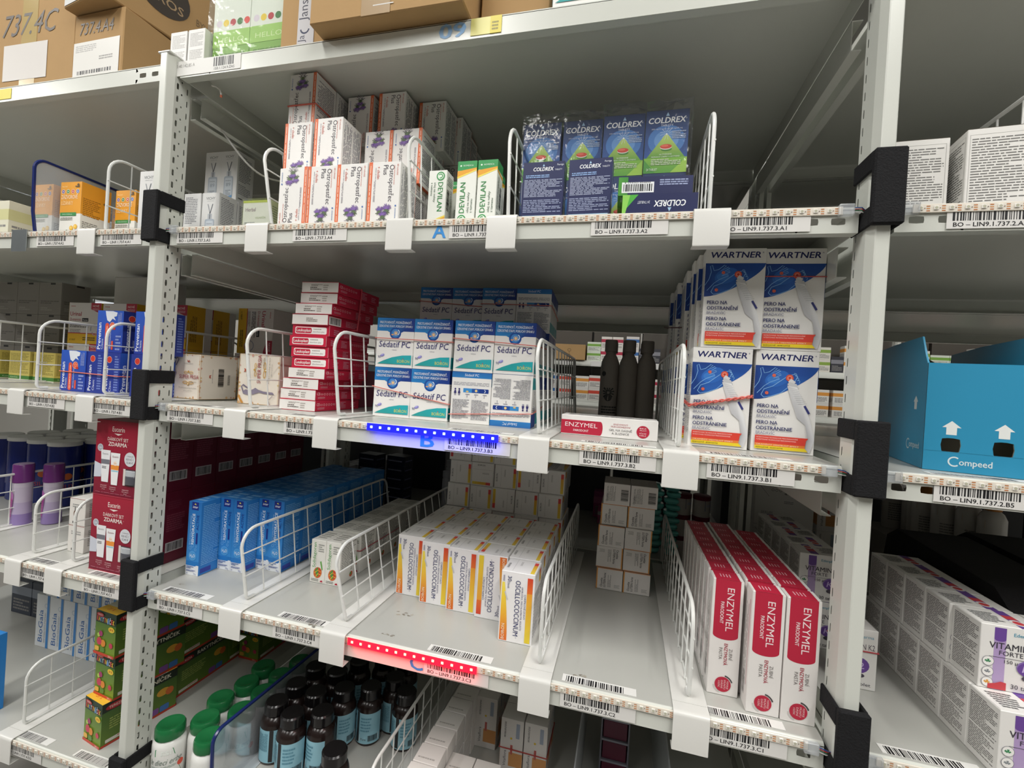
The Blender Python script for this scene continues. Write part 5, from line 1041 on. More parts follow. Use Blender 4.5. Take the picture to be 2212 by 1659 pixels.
x0 = X(640.5, 652, .085); band([Vector(p) for p in hoop(x0 - .001 + .0, .083 + .06, x0 + .0865, .083 + .064, 0)][:0] or [V3(x0 - .004, .165, ZB + .263), V3(x0 + .04, .165, ZB + .2635), V3(x0 + .096, .166, ZB + .2635), V3(x0 + .0945, .166, ZB + .22), V3(x0 + .0905, .166, ZB + .175), V3(x0 + .04, .165, ZB + .1735), V3(x0 - .006, .165, ZB + .175), V3(x0 - .007, .165, ZB + .22)],
     'red rubber band round the upper part of the plaster stack', 'c4505a', .0018)
G = 'calming tablet cartons'; T = 'blue and white calming tablet carton, '
xl, xr = X(803, 897, .11), X(968, 905, .116)
def sord(i, j, k):
    if j == 0 and k == 0: return ('', '', 'back', 'backud')[i]
    if k == 2 and i == 3 and j < 7: return 'back'
    return ''
lattice(SEDA, T + 'left block', G, (xl, .11, ZB), 2, 3, 2, rz=3.5, seed=2)
lattice(SEDA, T + 'right block', G, (xr + .002, .118, ZB), 2, 3, 2, rz=3.5, seed=3, ori=lambda i, j, k: ('back', 'backud')[i] if (j == 0 and k == 0) else '')
for s_, x0, nm in ((0, xl, 'left'), (1, xr + .002, 'right')):
    lattice(SEDA, T + f'rear {nm} block', G, (x0 + (.006 if s_ == 0 else -.004), .118 + .163, ZB), 2, 3, 3, rz=3.5, seed=5 + s_, ori=lambda i, j, k: 'back' if (i == 1 and s_ == 1 and k == 2) else '')
r3 = Matrix.Rotation(math.radians(3.5), 3, 'Z')
def sband(x0, y0, z, nr, label, dz=(0, 0, 0, 0), nx=2):
    band([r3 @ Vector(p) + V3(x0, y0, 0) for p in hoop(-.0014, -.0026, nx * .0796 + .0012, nr * .053 + .0018, z, dz=dz)], label, 'd2786c', .0010)
sband(xl, .11, ZB + .0985 + .058, 3, 'pink rubber band round the upper left calming tablet block', (0, -.002, 0, 0))
sband(xr + .002, .118, ZB + .0985 + .064, 3, 'pink rubber band round the upper right calming tablet block', (0, -.008, 0, 0))
sband(xl, .11, ZB + .060, 3, 'pink rubber band slanting across lower left calming tablet block', (0, -.026, -.02, 0))
sband(xr + .002, .118, ZB + .016, 3, 'pink rubber band slanting across lower right calming tablet block', (0, .012, .02, 0))
sband(xl + .006, .281, ZB + .197 + .066, 3, 'pink rubber band round the rear left calming tablet block', (0, -.01, -.01, 0))
sband(xr - .002, .281, ZB + .197 + .062, 3, 'pink rubber band round the rear right calming tablet block', (0, 0, -.01, 0))
put(GEL, V3(.801, .098, ZB + .0004), 'flat white and red gum gel carton in front of dark bottles', 'box', rz=-.5)
def dk(b): curved_print(b, .0228, -2.7, .012, lambda f: (f.burst(26, 62, 16, 12, '2a2827', thin=.7), f.disc(26, 50, 9, '2b2928'), f.lines(10, 10, 50, 30, 3, '2c2a29', seed=2), f.disc(12, 108, 6, '2c2a29'), f.lines(62, 30, 84, 110, 12, '2f2d2c', seed=4)), 90, 120)
DB = [(.0212, 0), (.0225, .003), (.0225, .138), (.0212, .150), (.0165, .162), (.0118, .170), (.0112, .176)]
for j in range(2):
    for i in range(3):
        bottle('shampoo_bottle', DB, '8d857d', V3(X((1316, 1356, 1395)[i], 820, .45), .45 + (.004, 0, .002)[i] + .052 * j, ZB + .0006), 'dark brown matt bottle behind the gum gel carton, ' + ('left', 'middle', 'right')[i] + (' front', ' behind')[j], 'dark bottles on the middle shelf', dk, mt=M_MATTE, rz=(0, 2.2, 2.4)[i],
               capprof=[(.0125, .176), (.0155, .1765), (.0152, .203), (.014, .205), (0, .205)], capcol='857d76')
G = 'wart remover pen cartons'; T = 'white and blue wart pen carton, '
xw = X(1483, 955, .088)
for j in range(12):
    for k in range(2):
        x = (X(1485, 955, .088) if k == 0 else X(1522, 540, .088)) - (.0016 * j) + (.004 * math.sin(j * 2.3 + k)); put(WART, V3(x, .088 + .0345 * j, ZB + .0005 + k * .1604), T + f'left stack, {tname(k, 2)}, {rname(j)}', 'box', G, '', rz=0)
for j in range(3):
    for k in range(2): put(WART, V3((1.1045 if k == 0 else 1.1055), .092 + .034 * j, ZB + .0005 + k * .1604), T + f'right stack, {tname(k, 2)}, {rname(j)}', 'box', G, '')
q0 = V3(X(1485, 955, .088), .088, ZB)
def twist(pts, label, r=.0016):
    """a twisted double band"""
    t = empty('twisted_band', pts[0]); tag(t, label, 'rubber band', 'rubber bands around stacks'); base = Vector(pts[0])
    for ph in (0, math.pi):
        path = []; n = 40
        for i in range(len(pts)):
            a, c_ = Vector(pts[i]), Vector(pts[(i + 1) % len(pts)])
            for q in range(n if i == 0 else 6):
                u = q / (n if i == 0 else 6); p = a.lerp(c_, u); w = ph + u * 30 if i == 0 else ph
                path.append(p - base + Vector((0, math.sin(w) * r * .8 - r * .5, math.cos(w) * r)))
        b = MB(); b.tube(path, r * .8, 'd4665c', 6, closed=True); b.build('strand', [M_MATTE], t)
twist([(q0.x - .002, q0.y - .0028, ZB + .066), (q0.x + .0905, q0.y - .0028, ZB + .086), (q0.x + .0915, q0.y + .10, ZB + .082), (q0.x - .009, q0.y + .10, ZB + .080)], 'twisted red rubber band round the lower left wart pen stack')
band(hoop(1.1042, .0895, 1.1953, .193, ZB + .1604 + .116), 'thin red rubber band round the upper right wart pen cartons', 'b8504c', .0009)
band(hoop(X(1522, 540, .088) - .03, .26, X(1522, 540, .088) + .094, .45, ZB + .1604 + .06, dz=(-.006, 0, 0, .02)), 'dark rubber band round the rear left wart pen cartons', '5a3a3c', .0012)

def tray(loc, rz, label, w=.105, d=.28, h=.148):
    """open blue display tray, torn flaps up, print and thumb holes on its front"""
    t = empty('display_tray', loc); t.rotation_euler = (0, 0, math.radians(rz)); tag(t, label, 'display tray', 'blue display trays'); BL = '2f8fb6'; th = .0022
    b = MB(); Pf = lambda u, v: (u, 0, v)
    hs = [(w * .27, .036, .0105, .0095), (w * .77, .036, .0105, .0095)]
    # front panel with two holes side by side
    for x0, x1, hh in ((0, w / 2, hs[0]), (w / 2, w, hs[1])):
        holes(b, Pf, [hh], x0, x1, 0, h, BL)
    holes(b, lambda u, v: (w - u, th, v), [(w - hs[0][0], .036, .0105, .0095)], w / 2, w, 0, h, '8f8b7c'); holes(b, lambda u, v: (w - u, th, v), [(w - hs[1][0], .036, .0105, .0095)], 0, w / 2, 0, h, '8f8b7c')
    b.mesh([(0, 0, h), (w, 0, h), (w, th, h), (0, th, h)], [(0, 1, 2, 3)], 'c9c6b8')
    for x in (0, w - th): b.box(x, th, 0, x + th, d, h, BL, faces=[BL, BL, BL if x == 0 else '8f8b7c', '8f8b7c' if x == 0 else BL, 'c9c6b8', BL])
    b.box(th, d - th, 0, w - th, d, h, '8f8b7c', faces=['8f8b7c', BL, BL, BL, 'c9c6b8', BL]); b.box(th, th, .0002, w - th, d - th, th, '8f8b7c')
    b.build('tray_body', [M_PRINT], t)
    b = MB()
    pr = [(.004, h), (d - .004, h), (d - .01, h + .036), (.16, h + .040), (.03, h + .040), (.012, h + .010)]
    b.mesh([(0, y, z) for y, z in pr] + [(th, y, z) for y, z in pr], [tuple(range(5, -1, -1)), tuple(range(6, 12))] + [(i, (i + 1) % 6, 6 + (i + 1) % 6, 6 + i) for i in range(6)], BL); b.build('side_flap', [M_PRINT], t)
    b = MB(); n = 12; V = [(th + .002 + (w - 2 * th - .004) * k / n, d - .05 + .02 * k / n, h - .001) for k in range(n + 1)] + [(th + .002 + (w - 2 * th - .004) * k / n, d - .056 + .02 * k / n, h + .034 * math.sin(math.pi * min(1, (k + 3) / (n + 3)))) for k in range(n + 1)]
    b.mesh(V, [(k, k + 1, n + 2 + k, n + 1 + k) for k in range(n)], '8d8876'); V2 = [(x, y + .0015, z) for x, y, z in V]; b.mesh(V2, [(n + 1 + k, n + 2 + k, k + 1, k) for k in range(n)], '8d8876'); b.build('inner_flap', [M_CARD], t)
    b = MB(); f = Face(b, (0, 0, 0), (1, 0, 0), (0, 0, 1), w * 1e3, h * 1e3)
    for u in (.27, .77): x = w * 1e3 * u; f.poly([(x - 5.5, 50), (x + 5.5, 50), (x + 5.5, 60), (x + 10, 60), (x, 69), (x - 10, 60), (x - 5.5, 60)], 'e6e9e6')
    f.rect(0, 26.6, w * 1e3, 27, '2a7f9f'); f.arc(33, 14, 6, 50, 310, 1.8, 'd3e2e6'); f.text('ompeed', 38, 10, 8.4, 'd3e2e6', w=33, anchor='l', bold=.03)
    b.build('front_print', [M_PRINT], t); b = MB(); f = Face(b, (0, d, 0), (0, -1, 0), (0, 0, 1), d * 1e3, h * 1e3); x = d * 1e3 - 40; f.poly([(x - 5, 82), (x + 5, 82), (x + 5, 93), (x + 9, 93), (x, 102), (x - 9, 93), (x - 5, 93)], 'cfd8da'); x = d * 1e3 - 62; f.arc(x, 30, 7, 50, 310, 2, 'c3d6dc'); f.text('ompeed', x + 5, 26, 9, 'c3d6dc', w=40, anchor='l', bold=.03)
    b.build('side_print', [M_PRINT], t)
tray(V3(1.314, .056, ZB + .0006), -12, 'blue open display tray with white arrows beside right upright'); tray(V3(1.422, .034, ZB + .0006), -12, 'blue open display tray cut off by the right picture edge')
# left bay, middle shelf
G = 'urinary care cartons on the middle left shelf'; T = 'white and yellow urinary care carton, '
for i, x in enumerate((-.667, -.535, -.3585, -.1535)):
    for j in range(2 if i else 1):
        for k in range(1 if i == 3 else 2): put(URIN, V3(x, (.25 if i < 3 else .33) + .078 * j, ZB + .0004 + k * .1175), T + f'{cname(i, 4)}, {rname(j)}, {tname(k, 2)}', 'box', G)
put(URIN, V3(-.1535, .335, ZB + .1182), 'urinary care carton laid on its yellow end above another', 'box', G, 'lay', rz=0)
put(WBOX, V3(X(248, 615, .36), .36, ZB + .2355), 'plain white carton with barcode high behind the left upright', 'box', o='top')
G = 'blue enzyme lozenge cartons'; T = 'blue lozenge carton with white diamond shape, '
put(PREV, V3(-.3655, .060, ZB + .0004), T + 'front left with band', 'box', G)
for i in range(3): put(PREV, V3((-.2875, -.2370, -.1545)[i], .062, ZB + .0004), 'blue lozenge carton end panel outwards, ' + ('next to the front left one', 'second along', 'hidden behind upright')[i], 'box', G, 'left' if i else 'right')
for i, (px, o) in enumerate(((222, ''), (272, ''))): put(PREV, V3((-.2685, -.1545)[i], .066, ZB + .0949), T + 'upper tier ' + ('left', 'right')[i], 'box', G, o)
q = V3(-.3655, .060, ZB); band(hoop(q.x - .0014, q.y - .0014, q.x + .1805, q.y + .053, q.z + .045, dz=(0, -.003, -.003, 0)), 'orange rubber band round the blue lozenge cartons', 'e0765c', .0012)
G = 'yellow herbal cartons'
for i, px in enumerate((35, 88, -30)): put(YELG, V3(X(px, 740, .22) - .024, .22, ZB + .0004), 'yellow and green herbal carton, ' + ('second from the right', 'rightmost', 'leftmost')[i], 'box', G)
G = 'grey shaded cartons at the far left'
for i in range(3):
    for k in range(3): put(GREY, V3(X(135, 610, .34) - .1012 * (3 - i), .34, ZB + .0004 + k * .104), f'grey shaded carton, {cname(i, 3)}, {tname(k, 3)}', 'box', G)

# ------------------------------------------------------------------ goods: lower shelf
G = 'blue rehydration sachet cartons'
y0s = (.077, .123, .123, .157, .155)
for i in range(5):
    j = 0; y = y0s[i]
    while y < .53:
        put(REHY, V3(.0135 + .0352 * i, y, ZC + .0004), f'tall blue rehydration carton, {cname(i, 5)}, {rname(j)}', 'box', G, '', rz=(1.5 if i in (1, 3) and j == 0 else 0)); y += .0612; j += 1
G = 'goldenrod drops cartons'
for i in range(2):
    for j in range(6): put(SOLI, V3(.272 + .0365 * i, .145 + .0615 * j + (.012 if j else 0), ZC + .0004), f'small white goldenrod drops carton, {("left", "right")[i]} column, {rname(j)}', 'box', G, '' if j < 3 else 'back')
band(hoop(.2705, .216, .3465, .40, ZC + .052), 'red rubber band round the goldenrod drops cartons', 'b04450', .001)
G = 'flu dose cartons on the lower shelf'; T = 'white, orange and yellow flu dose carton, '
for i in range(4):
    for j in range(4): put(OSCI, V3(.4658 + .0616 * i, (.166, .150, .142, .136)[i] + .0612 * j + .002 * j, ZC + .0004), T + f'{ORD[i]} column, {rname(j)}', 'box', G, 'ud' if (i == 3 and j == 0) else '')
put(OSCI, V3(X(1075, 1382, .077), .077, ZC + .0004), T + 'standing forward alone at right', 'box', G)
for j in range(4): put(OSCI, V3(.7125, .141 + .0615 * j, ZC + .0004), T + f'fifth column, {ORD[j]} behind the forward one', 'box', G)
h0 = .0606
for i in range(5):
    for k in range(5):
        if i == 4 and k == 4: continue
        o = 'top' if (i * 3 + k) % 4 else 'topud'
        if (i, k) == (1, 3): o = 'toplay'
        put(OSCI, V3(.4655 + .0615 * i + (.002 if k % 2 else -.001), .428 + (.004 if (i + k) % 2 else 0), ZC + .0005 + k * h0), f'flu dose carton end on in the rear wall, {cname(i, 5)}, {tname(k, 5)}', 'box', G, o)
G = 'eye vitamin cartons stacked end on'
for i in range(2):
    for k in range(5):
        flip = (0, 0, 0, 0, 1)[k]; o = 'back' if flip else ('' if (i, k) in ((0, 0), (1, 0), (0, 2), (0, 3), (1, 3)) else 'ud')
        put(OCUV, V3(.8655 + .0595 * i + (.003, 0, .001, .004, .008)[k] * (1 if k < 4 else 1), .356 + (0, .002, .001, .004, 0)[k], ZC + .0005 + .0485 * k), f'white eye vitamin carton, {("left", "right")[i]} stack, {tname(k, 5)}', 'box', G, o, rz=(0, 1, -1, 0, 1)[k])
G = 'toothpaste cartons on the lower shelf'; T = 'white and red toothpaste carton, '
for i, (x, y, n) in enumerate(((1.0565, .056, 9), (1.1050, .030, 10), (1.1500, .028, 9))):
    for j in range(n): put(PASTE, V3(x - .0006 * j, y + .0345 * j + (.006 if j else 0), ZC + .0004), T + f'{("left", "middle", "right")[i]} column, {rname(j)}', 'box', G, '' if (i + j) % 3 or j == 0 else '')
# left bay: gift sets with their jar
def gift(loc, label, jar=True):
    t = put(GIFT, loc, label, 'gift box', 'red skin care gift sets')
    if jar:
        b = MB(); b.lathe([(.0, .030), (.0135, .030), (.0145, .032), (.0145, .046), (.0125, .048)], ['55565e'] * 4, (.1035, -.0005, 0), 20); b.lathe([(.0140, .048), (.0140, .0585), (.0130, .0595), (0, .0595)], 'b9bdc2', (.1035, -.0005, 0), 20)
        # keep only the half that stands proud of the opening
        o = b.build('cream_jar', [M_GLOSS], t); o.scale = (1, .35, 1)
    return t
for j in range(8):
    for k in range(2): gift(V3(-.188 - .001 * j, .025 + .0640 * j, ZC + .0004 + k * .1612), f'dark red skin care gift set, {tname(k, 2)}, {rname(j)}', j == 0)
G = 'dropper cartons behind the divider'
for k in range(2): put(ULP, V3(X(147, 1190, .072), .07, ZC + .0004 + k * .0626), 'small white dropper bottle carton, ' + ('lower', 'upper')[k] + ' of two', 'box', G)
def spray_label(b): curved_print(b, .0203, -2.35, .012, lambda f: (f.poly([(4, 4), (14, 4), (20, 70), (8, 80)], 'b86ab4'), f.text('vitality', 14, 10, 9, 'c23f8f', w=50, rot=90, anchor='l', bold=.02)), 40, 90)
SPR = [(.0185, 0), (.0205, .002), (.0200, .03), (.0185, .06), (.0195, .10), (.0195, .112)]
for i, (px, py) in enumerate(((47, 1141), (113, 1134))):
    q = at(px, py, z=ZC); q.y = .145 + .035 * i; q.x = X(px, 1090, q.y); q.z = ZC + .0006
    bottle('body_spray', SPR, ['9a86b4', '8f7ab0', 'b4a6c4', 'c3b8cc', 'c9bfd0'], q, 'purple capped clear body spray, ' + ('left', 'right')[i] + ' of the pair', 'purple body sprays', spray_label, capprof=[(.0205, .112), (.0215, .113), (.0208, .158), (.0195, .160), (0, .160)], capcol='6f3478', capmat=M_GLOSS, rz=0)
def can_label(b): curved_print(b, .0382, -2.4, .02, lambda f: (f.rect(0, 30, 120, 52, 'e0dfe2'), f.text('SILIX', 46, 35, 12, 'b03a3c', w=34), f.disc(46, 70, 10, 'c8642e')), 110, 100)
CAN = [(.036, 0), (.038, .003), (.038, .176), (.036, .180)]
cn = 0
for j in range(3):
    for i in range(4):
        bottle('powder_canister', CAN, '22307c', V3(-.99 + .086 * i + .02 * j, .30 + .084 * j, ZC + .0006), f'blue canister with white lid, {cname(i, 4)}, {rname(j)}', 'blue canisters with white lids', can_label, capname='lid', cat='canister',
               capprof=[(.0385, .180), (.0395, .181), (.0395, .191), (.037, .193), (.030, .1925), (0, .192)], capcol='e4e5e4', rz=.3 * i)
# right bay, lower shelf
G = 'vitamin cartons on the lower right shelf'; T = 'white and purple vitamin carton, '
for j in range(6):
    put(VITK, V3(1.386, .006 + .0545 * j, ZC + .0004), T + f'{tname(0, 2)}, {rname(j)}', 'box', G)
    if j: put(VITK, V3(1.388 + (.004 if j == 1 else 0), .0 + .0548 * j, ZC + .0869), T + f'{tname(1, 2)}, {rname(j)}', 'box', G)
for j in range(1, 2): put(VITK, V3(1.465, .0 + .0546 * j, ZC + .0004), T + 'second column lower tier, ' + rname(j), 'box', G); put(VITK, V3(1.465, .0 + .0546 * j, ZC + .0869), T + 'second column upper tier, ' + rname(j), 'box', G)
for j in range(5):
    for k in range(2): put(VITK, V3(1.243, .262 + .056 * j, ZC + .0004 + k * .0865), f'shaded vitamin carton just right of the right upright, {rname(j)}, {tname(k, 2)}', 'box', 'shaded vitamin cartons behind the right upright', ('', 'back')[(j + k) % 2])
put(VITKT, V3(1.272, .150, ZC + .0004), 'narrow white and purple vitamin carton beside the right upright', 'box'); q = V3(1.272, .150, ZC); band(hoop(q.x - .0012, q.y - .0012, q.x + .0512, q.y + .0512, q.z + .062), 'red rubber band round the narrow vitamin carton', 'b8444c', .001)
G = 'black foam blocks on the lower right shelf'
for i in range(2):
    b = MB(); pr = [(0, 0), (.34, 0), (.36, .10), (.345, .178), (.31, .200), (.05, .188), (0, .15)]; w_ = .12; n_ = len(pr)
    b.mesh([(0, y, z) for y, z in pr] + [(w_, y, z) for y, z in pr], [tuple(range(n_ - 1, -1, -1)), tuple(range(n_, 2 * n_))] + [(k, (k + 1) % n_, n_ + (k + 1) % n_, n_ + k) for k in range(n_)], '1d1c1d')
    o = b.build('foam_block', [M_FOAM]); o.location = (1.478 + .15 * i, .118 + .05 * i, ZC + .0005); tag(o, 'large black foam block behind the vitamin cartons, ' + ('left', 'right')[i], 'foam block', G)
def wb(b): curved_print(b, .0262, -2.6, .02, lambda f: (f.lines(6, 6, 50, 60, 8, '8c8a88'), f.rect(0, 78, 80, 96, 'c98a3c')), 70, 110)
WB = [(.024, 0), (.026, .003), (.026, .118), (.020, .132), (.013, .138)]
WP = settle([(X(px, 1120, .93 - .040 * i) + .024, .93 - .040 * i) for i, px in enumerate((1918, 1945, 1962, 1980, 2012, 2034, 2063, 2100))], .0268, 1.69, 1.93, .635, .97)
for i in range(8):
    q = V3(WP[i][0], WP[i][1], ZC + .0855)
    bottle('white_bottle', WB, 'c9c6c2', q, 'white lotion bottle in a receding row at the back, ' + cname(i, 8), 'white bottles at the back of lower right shelf', wb, capprof=[(.014, .138), (.016, .139), (.016, .158), (0, .160)], capcol='c98a4a' if i == 0 else 'c9c6c2')
c = Carton(.30, .40, .0845, 'b4b0aa', name='stock_carton', flap=False); put(c, V3(1.66, .605, ZC + .0004), 'low wide pale carton carrying the white lotion bottles', 'box')

# ------------------------------------------------------------------ goods: lowest shelf
G = 'green gummy sweet cartons in the middle bay'
for k in range(3):
    for j in range(2): put(RAKY, V3(-.203, .200 + .1515 * j, ZD + .0005 + k * .0957), f'green fruit gummy carton just behind the left upright, {("nearer", "further")[j]}, ' + tname(k, 3), 'box', G)
    if k < 2: put(RAKY, V3(-.130, .385, ZD + .0005 + k * .0957), 'green fruit gummy carton standing alone at the back, ' + ('lower', 'upper')[k], 'box', G)
def esi(b): curved_print(b, .0297, -2.55, .012, lambda f: (f.poly([(22, 44), (58, 44), (54, 58), (22, 58)], '2f8a52'), f.text('ESI', 42, 47, 8, 'eef4ee', w=17, bold=.03), f.text('le dieci erbe', 40, 28, 11, '6a7a70', w=58, shear=.3), f.poly([(10, 0), (72, 0), (66, 16), (20, 14)], '2f7a4a'), f.lines(24, 4, 58, 10, 2, 'cfe2d4'), f.disc(68, 22, 6, 'd8503c'), f.lines(14, 20, 60, 25, 2, '9aa8a0')), 80, 60)
JAR = [(.028, 0), (.0295, .003), (.0295, .068), (.028, .076), (.0235, .081), (.0235, .084)]
JC = [(.0240, .082), (.0262, .0825), (.0270, .086), (.0265, .100), (.0240, .104), (.017, .1038), (.015, .1025), (0, .1025)]
spots = []
for px, py in ((370, 1572), (444, 1556), (451, 1624), (527, 1528), (488, 1520), (572, 1491), (533, 1483), (600, 1457), (563, 1455), (640, 1435)):
    q = at(px, py, z=ZD + .100); spots.append((q.x, q.y))
spots = settle(spots, .0303, .048, .147, .036, .55)
for i, (x, y) in enumerate(spots):
    n = ('nearest the left upright', 'second, turned away', 'front right, low by the divider', 'third row by the divider', 'third row left', 'fourth row by the divider', 'fourth row left', 'fifth row by the divider', 'fifth row left', 'rearmost')[i]
    bottle('herbal_jar', JAR, 'e2e2de', V3(x, y, ZD + .0006), 'white herbal tablet jar with green lid, ' + n, 'white jars with green lids', esi, capname='lid', cat='jar', capprof=JC, capcol='1f6a3c', capmat=M_GLOSS, rz=(.25, 1.1, 2.4, .2, .6, 1.4, 2, .9, .3, 1)[i])
def tb(b):
    curved(b, .0293, -2.9, .2, .006, .074, '8fbfce', n=20)
    curved_print(b, .0294, -2.85, .008, lambda f: (f.rect(30, 0, 38, 66, '232426'), f.lines(3, 22, 27, 60, 9, '5a8a9c', rot=True), f.lines(42, 24, 66, 58, 5, '5f93a6', seed=4), f.rect(40, 2, 84, 18, 'd2d6d6'), f.barcode(60, 4, 82, 17), f.text('Pure', 50, 6, 5, '5a5a5c', w=12)), 90, 66)
BR = [(.0275, 0), (.029, .003), (.029, .080), (.026, .090), (.0185, .096), (.0185, .100)]
bs = []
for px, py in ((612, 1615), (676, 1620), (560, 1592), (734, 1562), (783, 1556), (655, 1560), (834, 1540), (868, 1570), (700, 1510), (760, 1500), (812, 1490), (600, 1545), (650, 1500), (870, 1500)):
    q = at(px, py, z=ZD + .045); bs.append((q.x, q.y + .012))
bs = settle(bs, .0300, .213, at(862, 1570, z=ZD + HC).x - .034, .04, .55)
for i, (x, y) in enumerate(bs):
    bottle('tablet_bottle', BR, '241a18', V3(x, y, ZD + .0006), 'dark brown bottle with pale blue label, ' + ('front left', 'front right', 'behind the clear divider')[i] if i < 3 else 'dark brown bottle with pale blue label, ' + ORD[min(i - 3, 12)] + ' of the shaded ones', 'brown bottles with pale blue labels', tb,
           capprof=[(.019, .098), (.0235, .099), (.0235, .118), (.021, .121), (0, .121)], capcol='161415', capmat=M_GLOSS, rz=(0, -.9, .6, .2, -.3, .1, .5, 0, .2, .3, .1, 0, .2, .4)[i])
t = bottle('tablet_bottle', BR, '241a18', V3(.41, .068, ZD + .0006), 'dark brown bottle at the bottom picture edge, only its cap showing', 'brown bottles with pale blue labels')
G = 'small white cartons on the lowest shelf'
xs = at(905, 1640, z=ZD + .12)
for j in range(8): 
    for k in range(4 if j < 7 else 5): put(SMALL, V3(.560 + .0018 * j, .045 + .0465 * j, ZD + .0005 + k * .0305), f'small plain white carton, left row, {rname(j)}, {ORD[k]} tier', 'box', G)
for j in range(3):
    for i in range(2):
        for k in range(3 if (i, j) != (1, 0) else 2): put(SMALL, V3(.614 + .052 * i, .03 + .047 * j, ZD + .0005 + k * .0305), f'small plain white carton, right rows, {rname(j)}, {("left", "right")[i]}, {ORD[k]} tier', 'box', G)
G = 'white and orange capsule cartons on the lowest shelf'
for i in range(3):
    for j in range(2): put(MIDW, V3((.618, .690, .742)[i], (.305, .26, .262)[i] + .0515 * j, ZD + .0005), f'white and orange capsule carton, {cname(i, 3)}, {rname(j)}', 'box', G)
band(hoop(.6885, .2585, .7935, .366, ZD + .052), 'red rubber band round the white and orange capsule cartons', 'a8443f', .0012)
b = MB(); W_ = .052
for k in range(7): b.box(0, 0, .004 + .045 * k, W_, .12, .044 + .045 * k, '5c1030', b=.001)
b.build_ = None
t = empty('cosmetics_rack', (.905, .30, ZD + .0005)); tag(t, 'upright grey rack holding dark red cartons on lowest shelf', 'rack')
b = MB(); b.box(-.004, 0, 0, -.001, .12, .33, '6c6c78'); b.box(.053, 0, 0, .056, .12, .33, '6c6c78')
for k in range(8): b.box(-.001, 0, .045 * k, .053, .12, .045 * k + .004, '8a8a96')
b.build('frame', [M_STEEL], t)
for k in range(7): 
    c = MB(); c.box(.001, .004, .045 * k + .0045, .051, .116, .045 * k + .042, '5a1030', b=.001); c.build('carton', [M_PRINT], t)
for i, (x, nm) in enumerate(((.862, 'left'), (1.02, 'right'))):
    b = MB(); b.box(0, 0, 0, .0025, .5, .20, 'ffffff', b=.001); o = b.build('acrylic_divider', [M_ACRYL]); o.location = (x, .05, ZD + .0005); tag(o, f'plain clear upright divider on lowest shelf, {nm} of the dark red rack', 'shelf divider')
# left bay, lowest shelf
G = 'green gummy cartons in the lowest left bay'
for k in range(3): put(RAKY, V3(-.197 - (.006, 0, -.004)[k], .045 + (0, .012, .004)[k], ZD + .0005 + k * .0957), 'bright green gummy carton left of the left upright, ' + tname(k, 3), 'box', G, '', rz=(-9, -6, -4)[k])
G = 'probiotic cartons on the lowest left shelf'
for j in range(2):
    for i in range(5):
        for k in range(2): put(BIOG, V3(-.70 + .0535 * i + .035 * k, .235 + .052 * j, ZD + .0005 + k * .1505), f'white and blue probiotic carton, {cname(i, 5)}, {tname(k, 2)}, {rname(j)}', 'box', G)
band(hoop(-.6665, .2335, -.3955, .3405, ZD + .1505 + .11), 'red rubber band round the upper probiotic cartons', 'a8443f', .0011)
c = Carton(.08, .03, .18, '2a7fc8', name='stock_carton'); put(c, V3(X(12, 1450, .05) - .08, .02, ZD + .0005), 'plain bright blue carton at the left edge of lowest shelf', 'box')
G = 'dark cartons at the far left of the lowest shelf'
for i in range(3): c = c if i else mini('stock_carton', '3a4252', '8f98a8', .09, .07, .11, 3); put(c, V3(-.98 + .093 * i, .33, ZD + .0005), 'dark blue grey carton, ' + cname(i, 3), 'box', G)

# ------------------------------------------------------------------ goods: top shelf
CB = 'b08f63'
def cardbox(w, d, h, loc, rz, label, tape=None, draw=None, cat='cardboard box', open_=False):
    t = empty('cardboard_box', loc); t.rotation_euler = (0, 0, math.radians(rz)); tag(t, label, cat, 'cardboard boxes on the top shelf')
    b = MB(); b.box(0, 0, 0, w, d, h, CB, b=.002); b.box(.001, d / 2 - .001, h - .0005, w - .001, d / 2 + .001, h + .0004, '6c543a'); b.build('box_body', [M_CARD], t)
    if draw:
        for nm, f, k in (('front_print', XF, 0), ('side_print', XR, 1)):
            b = MB(); F_ = f(b, w, h) if k == 0 else f(b, w, d, h)
            if len(draw) > k: draw[k](F_, w, h); b.build(nm, [M_PRINT], t)
    if tape: b = MB(); b.box(w * tape - .024, -.0006, h * .02, w * tape + .024, -.0001, h, 'b39b62'); b.box(w * tape - .024, -.0006, h, w * tape + .024, d, h + .0004, 'b39b62'); b.build('packing_tape', [M_GLOSS], t)
    return t
XF = lambda b, w, h: Face(b, (0, 0, 0), (1, 0, 0), (0, 0, 1), w * 1e3, h * 1e3, lift=.0008); XR = lambda b, w, d, h: Face(b, (w, 0, 0), (0, 1, 0), (0, 0, 1), d * 1e3, h * 1e3, lift=.0008)
def d1(f, w, h): f.text('737.4C', 165, 122, 50, '4a4038', w=165, shear=.25); f.rect(93, 20, 230, 102, 'cbc6c0')
cardbox(.31, .26, .30, V3(-.622, .012, ZT + .0006), 1, 'large brown cardboard box with handwritten number at far left', .55, [d1])
def d2(f, w, h): f.text('737.4.A4', 66, 94, 26, '4c443c', w=100, shear=.15); f.rect(2, 2, 138, 78, 'd6d4ce'); f.lines(8, 56, 70, 72, 4, 'a8a6a2'); f.lines(80, 34, 120, 44, 2, '8c8a86'); f.barcode(16, 8, 118, 16)
def d2s(f, w, h): f.poly([(150 + 48 * math.cos(math.pi * k / 12), 1 + 42 * math.sin(math.pi * k / 12)) for k in range(13)], '3c342c')
cardbox(.146, .24, .140, V3(-.304, .012, ZT + .0006), -1, 'brown cardboard box with white label and handwritten code', None, [d2, d2s])
